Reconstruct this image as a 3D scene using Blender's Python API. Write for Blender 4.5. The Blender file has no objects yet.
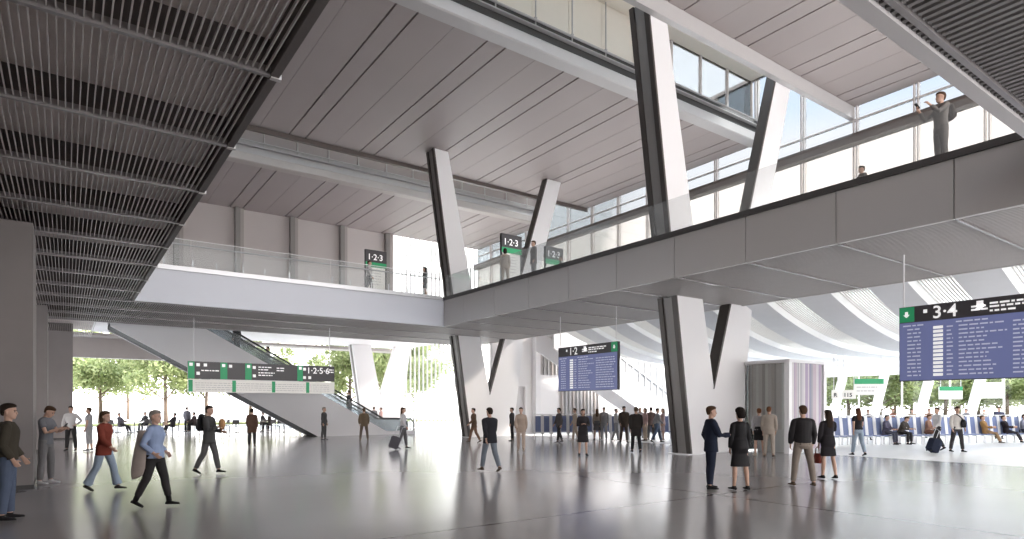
import bpy, bmesh, math, random
from mathutils import Vector, Matrix
random.seed(7)
S = bpy.context.scene
COL = S.collection
PI = math.pi
R = math.radians

# ------------------------------------------------------------------ camera
F_PX, CX, CY, EYE = 624.0, 512.0, 406.0, 1.8
YAW = math.atan2(CX - 66.0, F_PX)              # view direction, turned from +Y towards +X
SN, CS = math.sin(YAW), math.cos(YAW)
cam_d = bpy.data.cameras.new('camera')
cam = bpy.data.objects.new('camera', cam_d)
COL.objects.link(cam)
cam.location = (0, 0, EYE)
cam.rotation_euler = (R(90), 0, -YAW)
cam_d.sensor_width = 36.0
cam_d.lens = F_PX / 1024.0 * 36.0
cam_d.shift_y = (CY - 269.5) / 1024.0
cam_d.clip_end = 600
S.camera = cam

def on_floor(px, py, z=0.0):
    """the place on the level z whose image is at px, py"""
    d = F_PX * (EYE - z) / (py - CY)
    r = (px - CX) / F_PX * d
    return SN * d + CS * r, CS * d - SN * r

def at_depth(px, d):
    r = (px - CX) / F_PX * d
    return SN * d + CS * r, CS * d - SN * r

# ------------------------------------------------------------------ materials
MATS = {}
def mat(name, col, rough=0.6, metal=0.0, spec=0.5, noise=0.05, nscale=3.0, emit=0.0, bump=0.0, alpha=1.0):
    if name in MATS: return MATS[name]
    m = bpy.data.materials.new(name); m.use_nodes = True
    nt = m.node_tree; b = nt.nodes['Principled BSDF']
    b.inputs['Roughness'].default_value = rough
    b.inputs['Metallic'].default_value = metal
    b.inputs['Specular IOR Level'].default_value = spec
    c = (*col, 1)
    b.inputs['Base Color'].default_value = c
    if noise > 0:
        tc = nt.nodes.new('ShaderNodeTexCoord')
        n = nt.nodes.new('ShaderNodeTexNoise'); n.inputs['Scale'].default_value = nscale; n.inputs['Detail'].default_value = 3
        nt.links.new(tc.outputs['Object'], n.inputs['Vector'])
        mx = nt.nodes.new('ShaderNodeMix'); mx.data_type = 'RGBA'
        mx.inputs[6].default_value = tuple(max(0, v * (1 - noise)) for v in col) + (1,)
        mx.inputs[7].default_value = tuple(min(1, v * (1 + noise)) for v in col) + (1,)
        nt.links.new(n.outputs['Fac'], mx.inputs[0]); nt.links.new(mx.outputs[2], b.inputs['Base Color'])
        if bump:
            bp = nt.nodes.new('ShaderNodeBump'); bp.inputs['Strength'].default_value = bump
            nt.links.new(n.outputs['Fac'], bp.inputs['Height']); nt.links.new(bp.outputs['Normal'], b.inputs['Normal'])
    if emit:
        b.inputs['Emission Color'].default_value = c
        b.inputs['Emission Strength'].default_value = emit
    MATS[name] = m
    return m

def glass_mat(name, tint, refl, rough=0.0, milky=0.0):
    m = bpy.data.materials.new(name); m.use_nodes = True
    nt = m.node_tree; nt.nodes.clear()
    out = nt.nodes.new('ShaderNodeOutputMaterial')
    t = nt.nodes.new('ShaderNodeBsdfTransparent'); t.inputs[0].default_value = (*tint, 1)
    g = nt.nodes.new('ShaderNodeBsdfGlossy'); g.inputs[0].default_value = (.9, .95, .95, 1); g.inputs['Roughness'].default_value = rough
    fr = nt.nodes.new('ShaderNodeFresnel'); fr.inputs[0].default_value = 1.35
    ml = nt.nodes.new('ShaderNodeMath'); ml.operation = 'MULTIPLY'; ml.inputs[1].default_value = refl
    nt.links.new(fr.outputs[0], ml.inputs[0])
    mx = nt.nodes.new('ShaderNodeMixShader')
    nt.links.new(ml.outputs[0], mx.inputs[0]); nt.links.new(t.outputs[0], mx.inputs[1]); nt.links.new(g.outputs[0], mx.inputs[2])
    last = mx
    if milky:
        df = nt.nodes.new('ShaderNodeBsdfDiffuse'); df.inputs[0].default_value = (.85, .87, .88, 1)
        m2 = nt.nodes.new('ShaderNodeMixShader'); m2.inputs[0].default_value = milky
        nt.links.new(mx.outputs[0], m2.inputs[1]); nt.links.new(df.outputs[0], m2.inputs[2]); last = m2
    nt.links.new(last.outputs[0], out.inputs[0])
    MATS[name] = m
    return m

white_clad = mat('white_cladding', (.78, .765, .775), .45, noise=.03, nscale=.6)
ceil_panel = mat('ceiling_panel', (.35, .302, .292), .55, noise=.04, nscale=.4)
seam_dark = mat('dark_seam', (.05, .042, .04), .7)
slat_mat = mat('soffit_slat', (.52, .49, .48), .45, noise=.06)
soffit_plate = mat('soffit_plate', (.74, .67, .64), .7, noise=.12, nscale=.8)
dark_web = mat('dark_beam_web', (.10, .085, .08), .6)
beam_flange = mat('beam_flange', (.32, .30, .30), .35, metal=.5)
fascia_light = mat('fascia_pale_metal', (.62, .63, .685), .4, noise=.03, nscale=.5)
fascia_grey = mat('fascia_grey_metal', (.46, .44, .43), .38, metal=.2, noise=.04, nscale=.5)
trim_dark = mat('dark_trim', (.06, .056, .055), .4)
steel = mat('brushed_steel', (.60, .60, .62), .35, metal=.4, noise=.03)
silver = mat('silver_edge', (.47, .45, .45), .42, metal=.0, noise=.03)
mullion_mat = mat('mullion', (.62, .58, .57), .4, noise=.02)
transom_mat = mat('transom_bronze', (.13, .11, .10), .4, metal=.2, noise=.04)
column_dark = mat('column_dark_metal', (.075, .066, .062), .42, metal=.3, noise=.1)
column_recess = mat('column_recess', (.27, .255, .245), .4, metal=.1, noise=.05)
concrete = mat('grey_concrete', (.24, .215, .21), .75, noise=.1, nscale=1.2, bump=.05)
wall_beige = mat('wall_beige', (.58, .53, .515), .7, noise=.04, nscale=.5)
wall_white = mat('wall_white', (.82, .80, .80), .6, noise=.03, nscale=.5)
pilaster_mat = mat('pilaster', (.40, .36, .34), .5)
sign_black = mat('sign_black', (.055, .05, .055), .4, noise=.04)
sign_green = mat('sign_green', (.02, .30, .12), .45, emit=.12, noise=.02)
sign_white = mat('sign_white', (.80, .78, .74), .5, emit=.1, noise=.03)
ink_white = mat('ink_white', (.85, .84, .84), .5, emit=.25, noise=0)
ink_dim = mat('ink_dim', (.55, .57, .68), .5, emit=.12, noise=0)
ink_black = mat('ink_black', (.03, .035, .035), .6, noise=0)
screen_blue = mat('screen_blue', (.10, .115, .235), .35, emit=.36, noise=.04, nscale=1.0)
seat_blue = mat('seat_blue', (.17, .21, .37), .6, noise=.08)
seat_white = mat('seat_white', (.82, .81, .82), .4)
louver_grey = mat('grey_screen', (.55, .53, .53), .5, metal=.2)
mesh_grey = mat('mesh_balustrade', (.40, .395, .395), .5, metal=.2)
esc_dark = mat('escalator_dark', (.03, .028, .028), .6, spec=.2)
rubber = mat('black_rubber', (.02, .02, .02), .5)
clear_glass = glass_mat('clear_glass', (.955, .97, .965), 1.0)
rail_glass = glass_mat('balustrade_glass', (.95, .96, .96), .4, milky=.09)
frosted_glass = glass_mat('frosted_glass', (.85, .87, .88), .5, milky=.16)
spandrel_glass = glass_mat('spandrel_glass', (.53, .517, .505), .5)
mesh_slat = mat('soffit_mesh', (.52, .495, .485), .5, noise=.05)
facade_glass = glass_mat('facade_glass', (.88, .90, .90), .6)
tinted_glass = glass_mat('tinted_glass', (.40, .415, .43), .6)
bark = mat('bark', (.14, .10, .075), .9, noise=.3, nscale=8, bump=.3)

def leaf_mat(name, c):
    m = bpy.data.materials.new(name); m.use_nodes = True
    nt = m.node_tree; nt.nodes.clear()
    out = nt.nodes.new('ShaderNodeOutputMaterial')
    tc = nt.nodes.new('ShaderNodeTexCoord'); n = nt.nodes.new('ShaderNodeTexNoise'); n.inputs['Scale'].default_value = 1.3
    nt.links.new(tc.outputs['Object'], n.inputs['Vector'])
    mx = nt.nodes.new('ShaderNodeMix'); mx.data_type = 'RGBA'
    mx.inputs[6].default_value = (c[0] * .6, c[1] * .65, c[2] * .6, 1); mx.inputs[7].default_value = (min(1, c[0] * 1.5), min(1, c[1] * 1.4), c[2] * 1.3, 1)
    nt.links.new(n.outputs['Fac'], mx.inputs[0])
    d = nt.nodes.new('ShaderNodeBsdfDiffuse'); t = nt.nodes.new('ShaderNodeBsdfTranslucent')
    nt.links.new(mx.outputs[2], d.inputs[0]); nt.links.new(mx.outputs[2], t.inputs[0])
    ms = nt.nodes.new('ShaderNodeMixShader'); ms.inputs[0].default_value = .45
    nt.links.new(d.outputs[0], ms.inputs[1]); nt.links.new(t.outputs[0], ms.inputs[2]); nt.links.new(ms.outputs[0], out.inputs[0])
    return m
leaf_green = leaf_mat('leaf_green', (.25, .30, .15))
leaf_light = leaf_mat('leaf_light', (.36, .40, .23))

# ------------------------------------------------------------------ mesh helpers
class MB:
    def __init__(self): self.v = []; self.f = []; self.m = []
    def add(self, vs, fs, m=0):
        o = len(self.v); self.v += [tuple(p) for p in vs]
        for f in fs: self.f.append(tuple(i + o for i in f)); self.m.append(m)
        return self
    def box(self, x0, x1, y0, y1, z0, z1, m=0):
        vs = [(x, y, z) for z in (z0, z1) for x, y in ((x0, y0), (x1, y0), (x1, y1), (x0, y1))]
        return self.add(vs, [(3, 2, 1, 0), (4, 5, 6, 7), (0, 1, 5, 4), (1, 2, 6, 5), (2, 3, 7, 6), (3, 0, 4, 7)], m)
    def prism(self, poly, a0, a1, axis='y', m=0):
        """polygon extruded along an axis: 'y' takes (x, z) pairs, 'x' takes (y, z), 'z' takes (x, y)"""
        n = len(poly)
        def P(p, a): return (p[0], a, p[1]) if axis == 'y' else (a, p[0], p[1]) if axis == 'x' else (p[0], p[1], a)
        vs = [P(p, a0) for p in poly] + [P(p, a1) for p in poly]
        fs = [tuple(range(n)), tuple(range(2 * n - 1, n - 1, -1))]
        for i in range(n):
            j = (i + 1) % n; fs.append((j, i, i + n, j + n))
        return self.add(vs, fs, m)
    def bar(self, p, q, w, h, m=0, up=(0, 0, 1)):
        p, q = Vector(p), Vector(q); d = (q - p).normalized(); u = Vector(up)
        s = d.cross(u)
        if s.length < 1e-4: s = d.cross(Vector((1, 0, 0)))
        s.normalize(); u = s.cross(d).normalized()
        vs = [e + s * a * w / 2 + u * b * h / 2 for e in (p, q) for a, b in ((-1, -1), (1, -1), (1, 1), (-1, 1))]
        return self.add(vs, [(0, 1, 2, 3), (7, 6, 5, 4), (0, 4, 5, 1), (1, 5, 6, 2), (2, 6, 7, 3), (3, 7, 4, 0)], m)
    def loft(self, rings, m=0, seg=12):
        """rings of (centre, half axis a, half axis b), closed with caps"""
        o = len(self.v); n = len(rings)
        for c, a, b in rings:
            for k in range(seg):
                t = 2 * PI * k / seg
                self.v.append(tuple(Vector(c) + Vector(a) * math.cos(t) + Vector(b) * math.sin(t)))
        for i in range(n - 1):
            for k in range(seg):
                l = (k + 1) % seg
                self.f.append((o + i * seg + k, o + i * seg + l, o + (i + 1) * seg + l, o + (i + 1) * seg + k)); self.m.append(m)
        self.f.append(tuple(o + k for k in range(seg - 1, -1, -1))); self.m.append(m)
        self.f.append(tuple(o + (n - 1) * seg + k for k in range(seg))); self.m.append(m)
        return self
    def tube(self, pts, radii, m=0, seg=10):
        pts = [Vector(p) for p in pts]; rings = []
        if isinstance(radii, (int, float)): radii = [radii] * len(pts)
        for i, p in enumerate(pts):
            d = (pts[min(i + 1, len(pts) - 1)] - pts[max(i - 1, 0)]).normalized()
            u = Vector((0, 1, 0)) if abs(d.y) < .9 else Vector((1, 0, 0))
            s = d.cross(u).normalized(); u = s.cross(d).normalized()
            rings.append((p, u * radii[i], s * radii[i]))
        return self.loft(rings, m, seg)
    def ball(self, c, rx, ry=None, rz=None, m=0, seg=10, rows=7):
        ry = ry or rx; rz = rz or rx; c = Vector(c); rings = []
        for i in range(rows):
            t = PI * (i + .5) / rows
            rings.append((c + Vector((0, 0, -math.cos(t) * rz)), Vector((rx * math.sin(t), 0, 0)), Vector((0, ry * math.sin(t), 0))))
        return self.loft(rings, m, seg)
    def mesh(self, name, mats, smooth=False):
        me = bpy.data.meshes.new(name); me.from_pydata(self.v, [], self.f)
        for mm in (mats if isinstance(mats, (list, tuple)) else [mats]): me.materials.append(mm)
        me.polygons.foreach_set('material_index', self.m)
        if smooth: me.polygons.foreach_set('use_smooth', [True] * len(self.f))
        me.update()
        return me
    def build(self, name, mats, parent=None, smooth=False):
        bm = bmesh.new(); me = self.mesh(name, mats, smooth)
        bm.from_mesh(me); bmesh.ops.recalc_face_normals(bm, faces=bm.faces); bm.to_mesh(me); bm.free()
        o = bpy.data.objects.new(name, me); COL.objects.link(o)
        if parent: o.parent = parent
        return o

def tag(o, label=None, cat=None, group=None, kind=None):
    if label: o['label'] = label
    if cat: o['category'] = cat
    if group: o['group'] = group
    if kind: o['kind'] = kind
    return o
def thing(name, label, cat, loc=(0, 0, 0), rz=0.0, group=None):
    o = bpy.data.objects.new(name, None); COL.objects.link(o)
    o.location = loc; o.rotation_euler = (0, 0, rz); o.empty_display_size = .3
    return tag(o, label, cat, group, 'thing')
def struct(o): o['kind'] = 'structure'; return o
def kids(o): return [c for c in COL.objects if c.parent == o]
CHILD = {}
def copy_tree(src, loc=None, rz=None, label=None, parent=None):
    c = src.copy(); COL.objects.link(c)
    if parent: c.parent = parent
    for ch in src.children: copy_tree(ch, parent=c)
    if loc: c.location = loc
    if rz is not None: c.rotation_euler = (0, 0, rz)
    if label: c['label'] = label
    return c

def text_mesh(body, size, parent, m, loc, name='lettering', bold=0.0, align='LEFT'):
    cu = bpy.data.curves.new('lettering', 'FONT'); cu.body = body; cu.size = size; cu.extrude = .002; cu.offset = bold; cu.align_x = align
    t = bpy.data.objects.new('lettering_curve', cu); COL.objects.link(t)
    me = bpy.data.meshes.new_from_object(t.evaluated_get(bpy.context.evaluated_depsgraph_get()))
    bpy.data.objects.remove(t); bpy.data.curves.remove(cu)
    me.materials.clear(); me.materials.append(m); me.transform(Matrix.Rotation(PI / 2, 4, 'X'))
    o = bpy.data.objects.new(name, me); COL.objects.link(o); o.parent = parent; o.location = loc
    return o
# ------------------------------------------------------------------ the setting: ground, floor, decks, ceiling
GRID = 2.5; GRID0 = 5.33                        # soffit beams and fascia joints along Y
X_L, X_R0, X_R1 = 2.1, 15.5, 21.9              # edge of the side deck, both edges of the bridge along Y
Y_N, Y_F0, Y_F1 = 3.1, 27.5, 35.7              # edge of the near deck, both edges of the bridge along X
Z_S, Z_D, Z_C, Z_T = 5.8, 7.2, 16.0, 19.5      # soffit, deck, ceiling, top of the roof lanterns
X_W, X_E, Y_B, Y_E = -12.0, 30.5, -8.0, 48.0   # outer walls

def floor_mat():
    m = bpy.data.materials.new('polished_floor'); m.use_nodes = True
    nt = m.node_tree; b = nt.nodes['Principled BSDF']
    tc = nt.nodes.new('ShaderNodeTexCoord'); sp = nt.nodes.new('ShaderNodeSeparateXYZ'); nt.links.new(tc.outputs['Object'], sp.inputs[0])
    def math_n(op, a, v=None, w=None):
        n = nt.nodes.new('ShaderNodeMath'); n.operation = op
        if hasattr(a, 'is_linked'): nt.links.new(a, n.inputs[0])
        else: n.inputs[0].default_value = a
        for i, q in ((1, v), (2, w)):
            if q is None: continue
            if hasattr(q, 'is_linked'): nt.links.new(q, n.inputs[i])
            else: n.inputs[i].default_value = q
        return n.outputs[0]
    joints = None
    for out, off, per, wd in ((sp.outputs[1], 17.7, 9.8, .035), (sp.outputs[0], 23.1, 12.4, .03)):
        a = math_n('SUBTRACT', out, off); a = math_n('ADD', a, per * 20 + per / 2); a = math_n('MODULO', a, per); a = math_n('SUBTRACT', a, per / 2)
        a = math_n('ABSOLUTE', a); a = math_n('LESS_THAN', a, wd)
        joints = a if joints is None else math_n('MAXIMUM', joints, a)
    n = nt.nodes.new('ShaderNodeTexNoise'); n.inputs['Scale'].default_value = .35; n.inputs['Detail'].default_value = 4
    nt.links.new(tc.outputs['Object'], n.inputs['Vector'])
    mx = nt.nodes.new('ShaderNodeMix'); mx.data_type = 'RGBA'
    mx.inputs[6].default_value = (.33, .316, .32, 1); mx.inputs[7].default_value = (.40, .385, .39, 1)
    nt.links.new(n.outputs['Fac'], mx.inputs[0])
    m2 = nt.nodes.new('ShaderNodeMix'); m2.data_type = 'RGBA'; m2.inputs[7].default_value = (.03, .028, .028, 1)
    nt.links.new(joints, m2.inputs[0]); nt.links.new(mx.outputs[2], m2.inputs[6]); nt.links.new(m2.outputs[2], b.inputs['Base Color'])
    b.inputs['Roughness'].default_value = FLOOR_ROUGH; b.inputs['IOR'].default_value = 2.3; b.inputs['Specular IOR Level'].default_value = .5
    return m
FLOOR_ROUGH = .17
floor_dark = floor_mat()
floor_pale = mat('pale_terrazzo', (.80, .785, .775), .3, noise=.06, nscale=1.5)
paving = mat('pale_paving', (.62, .60, .57), .8, noise=.06, nscale=.5)
lawn_mat = mat('lawn', (.22, .235, .10), .95, noise=.3, nscale=2)

o = MB().box(-16, 23.1, -10, 50, -.3, 0).build('floor', floor_dark); struct(o)
o = MB().box(23.1, 50, -10, 50, -.3, 0).build('floor', floor_pale); struct(o)
o = MB().box(-160, 200, 50, 260, -.35, -.02).box(50, 200, -60, 50, -.35, -.02).box(-160, -16, -60, 50, -.35, -.02).build('ground', paving); struct(o)
o = MB().box(-120, 44, 66, 72, -.02, .12).box(66, 76, -40, 60, -.02, .12).build('lawn', lawn_mat); struct(o)

# ceiling bays: strips between the dark joints, under a dark backing
def ceiling_bay(y0, y1):
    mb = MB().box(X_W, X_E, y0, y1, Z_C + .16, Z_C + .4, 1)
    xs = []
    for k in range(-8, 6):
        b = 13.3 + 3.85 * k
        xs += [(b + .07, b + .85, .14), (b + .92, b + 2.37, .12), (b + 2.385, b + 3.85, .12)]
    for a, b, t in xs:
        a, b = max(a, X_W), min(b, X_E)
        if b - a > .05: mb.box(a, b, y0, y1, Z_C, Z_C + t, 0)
    o = mb.build('ceiling', [ceil_panel, seam_dark]); struct(o)
ceiling_bay(Y_B, 14.65); ceiling_bay(20.2, 33.3); ceiling_bay(38.4, Y_E)

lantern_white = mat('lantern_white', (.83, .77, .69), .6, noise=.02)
for k, (y0, y1) in enumerate(((14.65, 19.9), (33.3, 38.4))):
    g = y0 + (y1 - y0) * .42
    mb = MB().box(X_W, X_E, y0 - .3, y0 - .05, Z_C + .41, Z_T)               # near upstand
    XS = 21.6 if k == 0 else X_E
    mb.box(X_W, XS, y1 + .1, y1 + .35, Z_C + .41, Z_T)                      # far upstand
    mb.box(X_W, X_E, g, y1 + .35, Z_T, Z_T + .2)                             # solid half of the roof
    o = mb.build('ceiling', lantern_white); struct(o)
    fr = MB()
    x = X_W
    while x < X_E:
        fr.box(x - .05, x + .05, y0 - .3, g, Z_T, Z_T + .15); x += 3.85
    if k == 0:
        for i in range(5): fr.box(XS + i * 2.2, XS + i * 2.2 + .12, y1 + .15, y1 + .27, Z_C + .3, Z_T)
    w = fr.build('window_%d' % (k + 1), mullion_mat); struct(w)
    if k == 0: struct(MB().box(XS + .12, X_E, y1 + .2, y1 + .22, Z_C + .41, Z_T).build('window_pane', spandrel_glass, w))
    struct(MB().box(X_W, X_E, y0 - .3, g, Z_T + .155, Z_T + .175).build('window_pane', clear_glass, w))

# beams that edge the roof lanterns
def near_beam(y, label, depth, m, fl=True):
    t = thing('roof_edge_beam', label, 'beam', (9, y, Z_C))
    MB().box(X_W - 9, X_E - 9, -.01, .2, -depth, .42).build('beam_web', m, t)
    if fl: MB().box(X_W - 9, X_E - 9, -.03, .21, -depth - .06, -depth - .005).build('bottom_flange', silver, t)
near_beam(14.67, 'long pale roof beam edging the ceiling bay nearest the camera', .52, silver)
near_beam(33.32, 'slim grey roof beam edging the middle ceiling bay', .22, transom_mat, False)

def far_beam(y, label, zb, plain=False):
    t = thing('roof_gutter_beam', label, 'beam', (9, y, Z_C))
    a, b = X_W - 9, X_E - 9
    E2 = b if plain else 21.6 - 9
    MB().prism([(y_ , z_) for y_, z_ in ((-.36, zb + .05), (-.31, zb), (.28, zb), (.28, zb + .5), (-.31, zb + .5), (-.36, zb + .45))], a, b, 'x').build('beam_box', pilaster_mat if plain else silver, t)
    MB().box(a, b, -.1, .08, zb + .505, zb + .95).build('recess', silver if plain else trim_dark, t)
    MB().box(a, b, -.3, .08, zb + .955, zb + 1.0).build('ledge', silver, t)
    MB().box(a, b, -.1, .08, zb + 1.005, zb + 1.3).build('recess', silver if plain else trim_dark, t)
    MB().tube([(a, -.24, zb + 1.24), (b, -.24, zb + 1.24)], .045, seg=8).build('rail', silver, t)
    x = 13.3 - 9 - 3.85 * 6
    while x < E2:
        q = MB().tube([(x, -.22, zb + 1.02), (x, -.22, zb + 3.4)], .03, seg=8)
        q.box(x - .05, x + .05, -.26, .1, zb + 1.3, zb + 1.36)
        q.build('hanger_rod', silver, t); x += 1.925
    pn = MB(); x = 13.3 - 9 - 3.85 * 6
    while x < E2:
        pn.box(max(a, x + .012), min(E2, x + 1.913), .02, .09, zb + 1.31, zb + 3.45); x += 1.925
    pn.build('wall_panel', ceil_panel if plain else lantern_white, t)
far_beam(19.9, 'deep gutter beam with dark recesses across the middle of the roof', -.07)
far_beam(38.4, 'distant gutter beam with hanger rods over the far gallery', -.1, True)

# ---- decks: structural slab, soffit plate, beams and slats
joint_y = [GRID0 + GRID * k for k in range(-6, 13)]
def deck(x0, x1, y0, y1, label, name, st=.078, hw=.0065, sm=None):
    t = thing(name, label, 'deck', (x0, y0, Z_D))
    X, Y, Z = x1 - x0, y1 - y0, Z_S - Z_D
    MB().box(0, X, 0, Y, -.25, 0).build('deck_slab', concrete, t)
    MB().box(0, X, 0, Y, Z + .42, Z + .5).build('soffit_plate', soffit_plate, t)
    fl = MB(); wb = MB()
    for y in joint_y:
        if y0 < y < y1:
            wb.box(0, X, y - y0 - .02, y - y0 + .06, Z + .09, Z + .42)
            fl.box(0, X, y - y0 - .032, y - y0 + .032, Z - .025, Z + .088)
    wb.build('beam_web', dark_web, t); fl.build('beam_flange', beam_flange, t)
    sl = MB(); x = x0 + .06
    ys = [y0] + [y for y in joint_y if y0 < y < y1] + [y1]
    while x < x1 - .03:
        for a, b in zip(ys, ys[1:]):
            sl.box(x - x0 - hw, x - x0 + hw, a - y0 + .05, b - y0 - .05, Z, Z + .045)
        x += st
    tag(sl.build('soffit_slats', sm or slat_mat, t), kind='stuff')
    return t
side_deck = deck(X_W, X_L, Y_B, Y_F0, 'side gallery deck overhead with dark slatted soffit on steel beams', 'gallery_deck')
dark_mesh = mat('dark_mesh', (.17, .16, .158), .5, noise=.05)
near_deck = deck(X_L + .02, X_R0 - .02, Y_B, Y_N, 'gallery deck corner with fine dark mesh soffit and silver edge', 'gallery_deck', .12, .03, dark_mesh)
cross = deck(X_W, X_R0 - .02, Y_F0 + .02, Y_F1, 'pale fronted footbridge crossing the far side of the atrium', 'footbridge')
right_bridge = deck(X_R0, X_R1, Y_B, Y_F1, 'grey fronted footbridge carried on the two V columns', 'footbridge', .13, .024, mesh_slat)
back_deck = deck(X_W, 1.2, Y_F1 + .02, 44, 'far part of the slatted gallery deck above the way out', 'gallery_deck')

def local(t, mb, name, m, smooth=False):
    """a part given in world coordinates, put under thing t"""
    o = mb.build(name, m, t, smooth); o.data.transform(Matrix.Translation(-Vector(t.location))); return o
# edges of the side deck and of the near deck
local(side_deck, MB().box(X_L - .1, X_L, Y_B, Y_F0, Z_S - .03, Z_D), 'edge_fascia', dark_web)
local(near_deck, MB().box(X_L + .02, X_R0 - .02, Y_N - .17, Y_N, Z_S - .05, Z_S + .35).box(X_L + .02, X_R0 - .02, Y_N - .1, Y_N, Z_S + .35, Z_D), 'edge_fascia', silver)
for y in joint_y:
    if -2 < y < Y_F0:
        local(side_deck, MB().box(X_L - .09, X_L + .03, y - .035, y + .035, Z_S - .045, Z_S + .06), 'beam_end', silver)
# pale fascia of the crossing bridge
fx = MB()
fx.box(X_L, X_R0 - .02, Y_F0 - .12, Y_F0 + .02, Z_S - .02, Z_D - .12)
local(cross, fx, 'fascia', fascia_light)
local(cross, MB().box(X_L, X_R0 - .16, Y_F0 - .2, Y_F0 + .1, Z_D - .118, Z_D - .04).box(X_L, X_R0 - .16, Y_F0 - .05, Y_F0 + .1, Z_D - .038, Z_D + .09), 'edge_trim', steel)
# grey fascia of the right bridge, in panels with dark open joints
for a, b in zip([Y_N] + [y for y in joint_y if Y_N < y < Y_F0], [y for y in joint_y if Y_N < y < Y_F0] + [Y_F0 - .14]):
    local(right_bridge, MB().box(X_R0 - .14, X_R0 - .02, a + .011, b - .011, Z_S - .02, Z_D - .14), 'fascia_panel', fascia_grey)
local(right_bridge, MB().box(X_R0 - .02, X_R0, Y_N, Y_F0, Z_S + .02, Z_D), 'fascia_backing', dark_web)
local(right_bridge, MB().box(X_R0 - .2, X_R0 + .1, Y_N, Y_F0 - .13, Z_D - .135, Z_D + .02), 'edge_trim', trim_dark)
local(right_bridge, MB().box(X_R1 - .02, X_R1 + .1, Y_B, Y_F1, Z_S - .02, Z_D + .05), 'fascia', fascia_grey)

# balustrades
def balustrade(p, q, label, step=1.9, rail=True, dots=True):
    p, q = Vector(p), Vector(q); L = (q - p).length; ang = math.atan2(q.y - p.y, q.x - p.x)
    t = thing('glass_balustrade', label, 'balustrade', p, ang)
    n = max(1, round(L / step)); w = L / n
    for i in range(n):
        MB().box(i * w + .012, (i + 1) * w - .012, -.009, .009, .0, 1.06).build('glass_pane', rail_glass, t)
        if dots:
            MB().box(i * w + w / 2 - .025, i * w + w / 2 + .025, .02, .06, .0, .3).box(i * w + .05, i * w + .1, .02, .06, .0, .3).build('bracket', steel, t)
    if rail: MB().tube([(0, .09, .88), (L, .09, .88)], .03, seg=8).build('handrail', steel, t)
    if rail: MB().box(0, L, -.012, .012, 1.062, 1.085).build('top_edge', seat_white, t)
balustrade((X_L + .05, Y_F0 + .02, Z_D + .095), (X_R0 - .2, Y_F0 + .02, Z_D + .095), 'clear glass balustrade with steel handrail along the pale footbridge')
balustrade((X_R0 - .05, Y_F0 - .2, Z_D + .025), (X_R0 - .05, Y_N, Z_D + .025), 'frameless glass balustrade along the edge of the grey footbridge', rail=False, dots=False)

# far side floor of the upper level, over the way out
t = thing('upper_floor', 'pale floor slab of the far upper level over the way out', 'deck', (6, 39.5, Z_D))
local(t, MB().box(1.3, 23, 39.5, Y_E, 6.55, Z_D), 'slab', wall_white)
local(t, MB().box(1.3, 23, 39.3, 39.5, 6.4, Z_D + .1), 'edge_beam', silver)

# walls
w = MB()
w.box(X_W, 22.2, Y_E, Y_E + .3, Z_D, Z_T + .2)
o = struct(w.build('wall_far', wall_beige))
for x in (6.1, 9.98, 13.83, 17.68, 21.5):
    p = MB().box(x - .16, x + .16, Y_E - .45, Y_E - .005, Z_D, Z_C - .02).box(x + .161, x + .42, Y_E - .3, Y_E - .005, Z_D, Z_C - .02, 1).build('trim_%d' % int(x), [column_recess, pilaster_mat]); struct(p)

struct(MB().box(X_W - .02, X_L, Y_B - .3, Y_B - .02, 0, Z_T + .2).build('wall_near_blocker', wall_beige))  # unseen wall strip, added to block light and darken the column side
struct(MB().box(X_W - .3, X_W - .02, Y_B, 21, 0, Z_T + .2).box(X_W - .3, X_W - .02, 21, Y_E + .3, Z_S, Z_T + .2).build('wall_west', wall_beige))  # unseen wall, closed to cut light; low gap shaped to admit daylight

# outer facade of the upper level
fr = MB(); gl = MB()
y = 12 - 2.6 * 6
ys = []
while y < Y_E: ys.append(y); y += 2.6
for y in ys:
    fr.box(X_E - .1, X_E + .1, y - .11, y - .05, Z_D, Z_T); fr.box(X_E - .1, X_E + .1, y + .05, y + .11, Z_D, Z_T)
fr.box(X_E - .06, X_E + .06, Y_B, Y_E, 15.33, 15.4); fr.box(X_E - .12, X_E + .12, Y_B, Y_E, Z_T, Z_T + .2)
fac = struct(fr.build('window_3', mullion_mat))
g2 = MB().box(X_E - .015, X_E + .015, Y_B, Y_E, Z_D, 14.3)
gl.box(X_E - .015, X_E + .015, Y_B, Y_E, 14.301, Z_T)
struct(gl.build('window_pane', tinted_glass, fac)); struct(g2.build('window_pane', spandrel_glass, fac))
t = thing('transom_beam', 'bronze horizontal transom beam running along the upper glass facade', 'beam', (X_E, 20, 14.4))
local(t, MB().prism([(X_E - .5, 14.15), (X_E - .42, 14.08), (X_E - .13, 14.08), (X_E - .13, 14.62), (X_E - .42, 14.62), (X_E - .5, 14.5)], Y_B, Y_E, 'y'), 'beam_box', transom_mat)
fr2 = MB()
for k in range(20):
    x = 23 + k * .4
    fr2.box(x - .03, x + .03, Y_E + .02, Y_E + .22, 0, Z_C)
w5 = struct(fr2.build('window_5', mullion_mat))
struct(MB().box(22.3, X_E, Y_E + .1, Y_E + .12, 0, Z_C).build('window_pane', facade_glass, w5))

# soffit header and glazing line over the way out
hd = MB().box(X_W, 8.5, 49.6, 50.2, 5.0, 6.5).box(X_W, 23, 48, 49.6, 6.3, 6.5)
struct(hd.build('trim_header', pilaster_mat))

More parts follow.
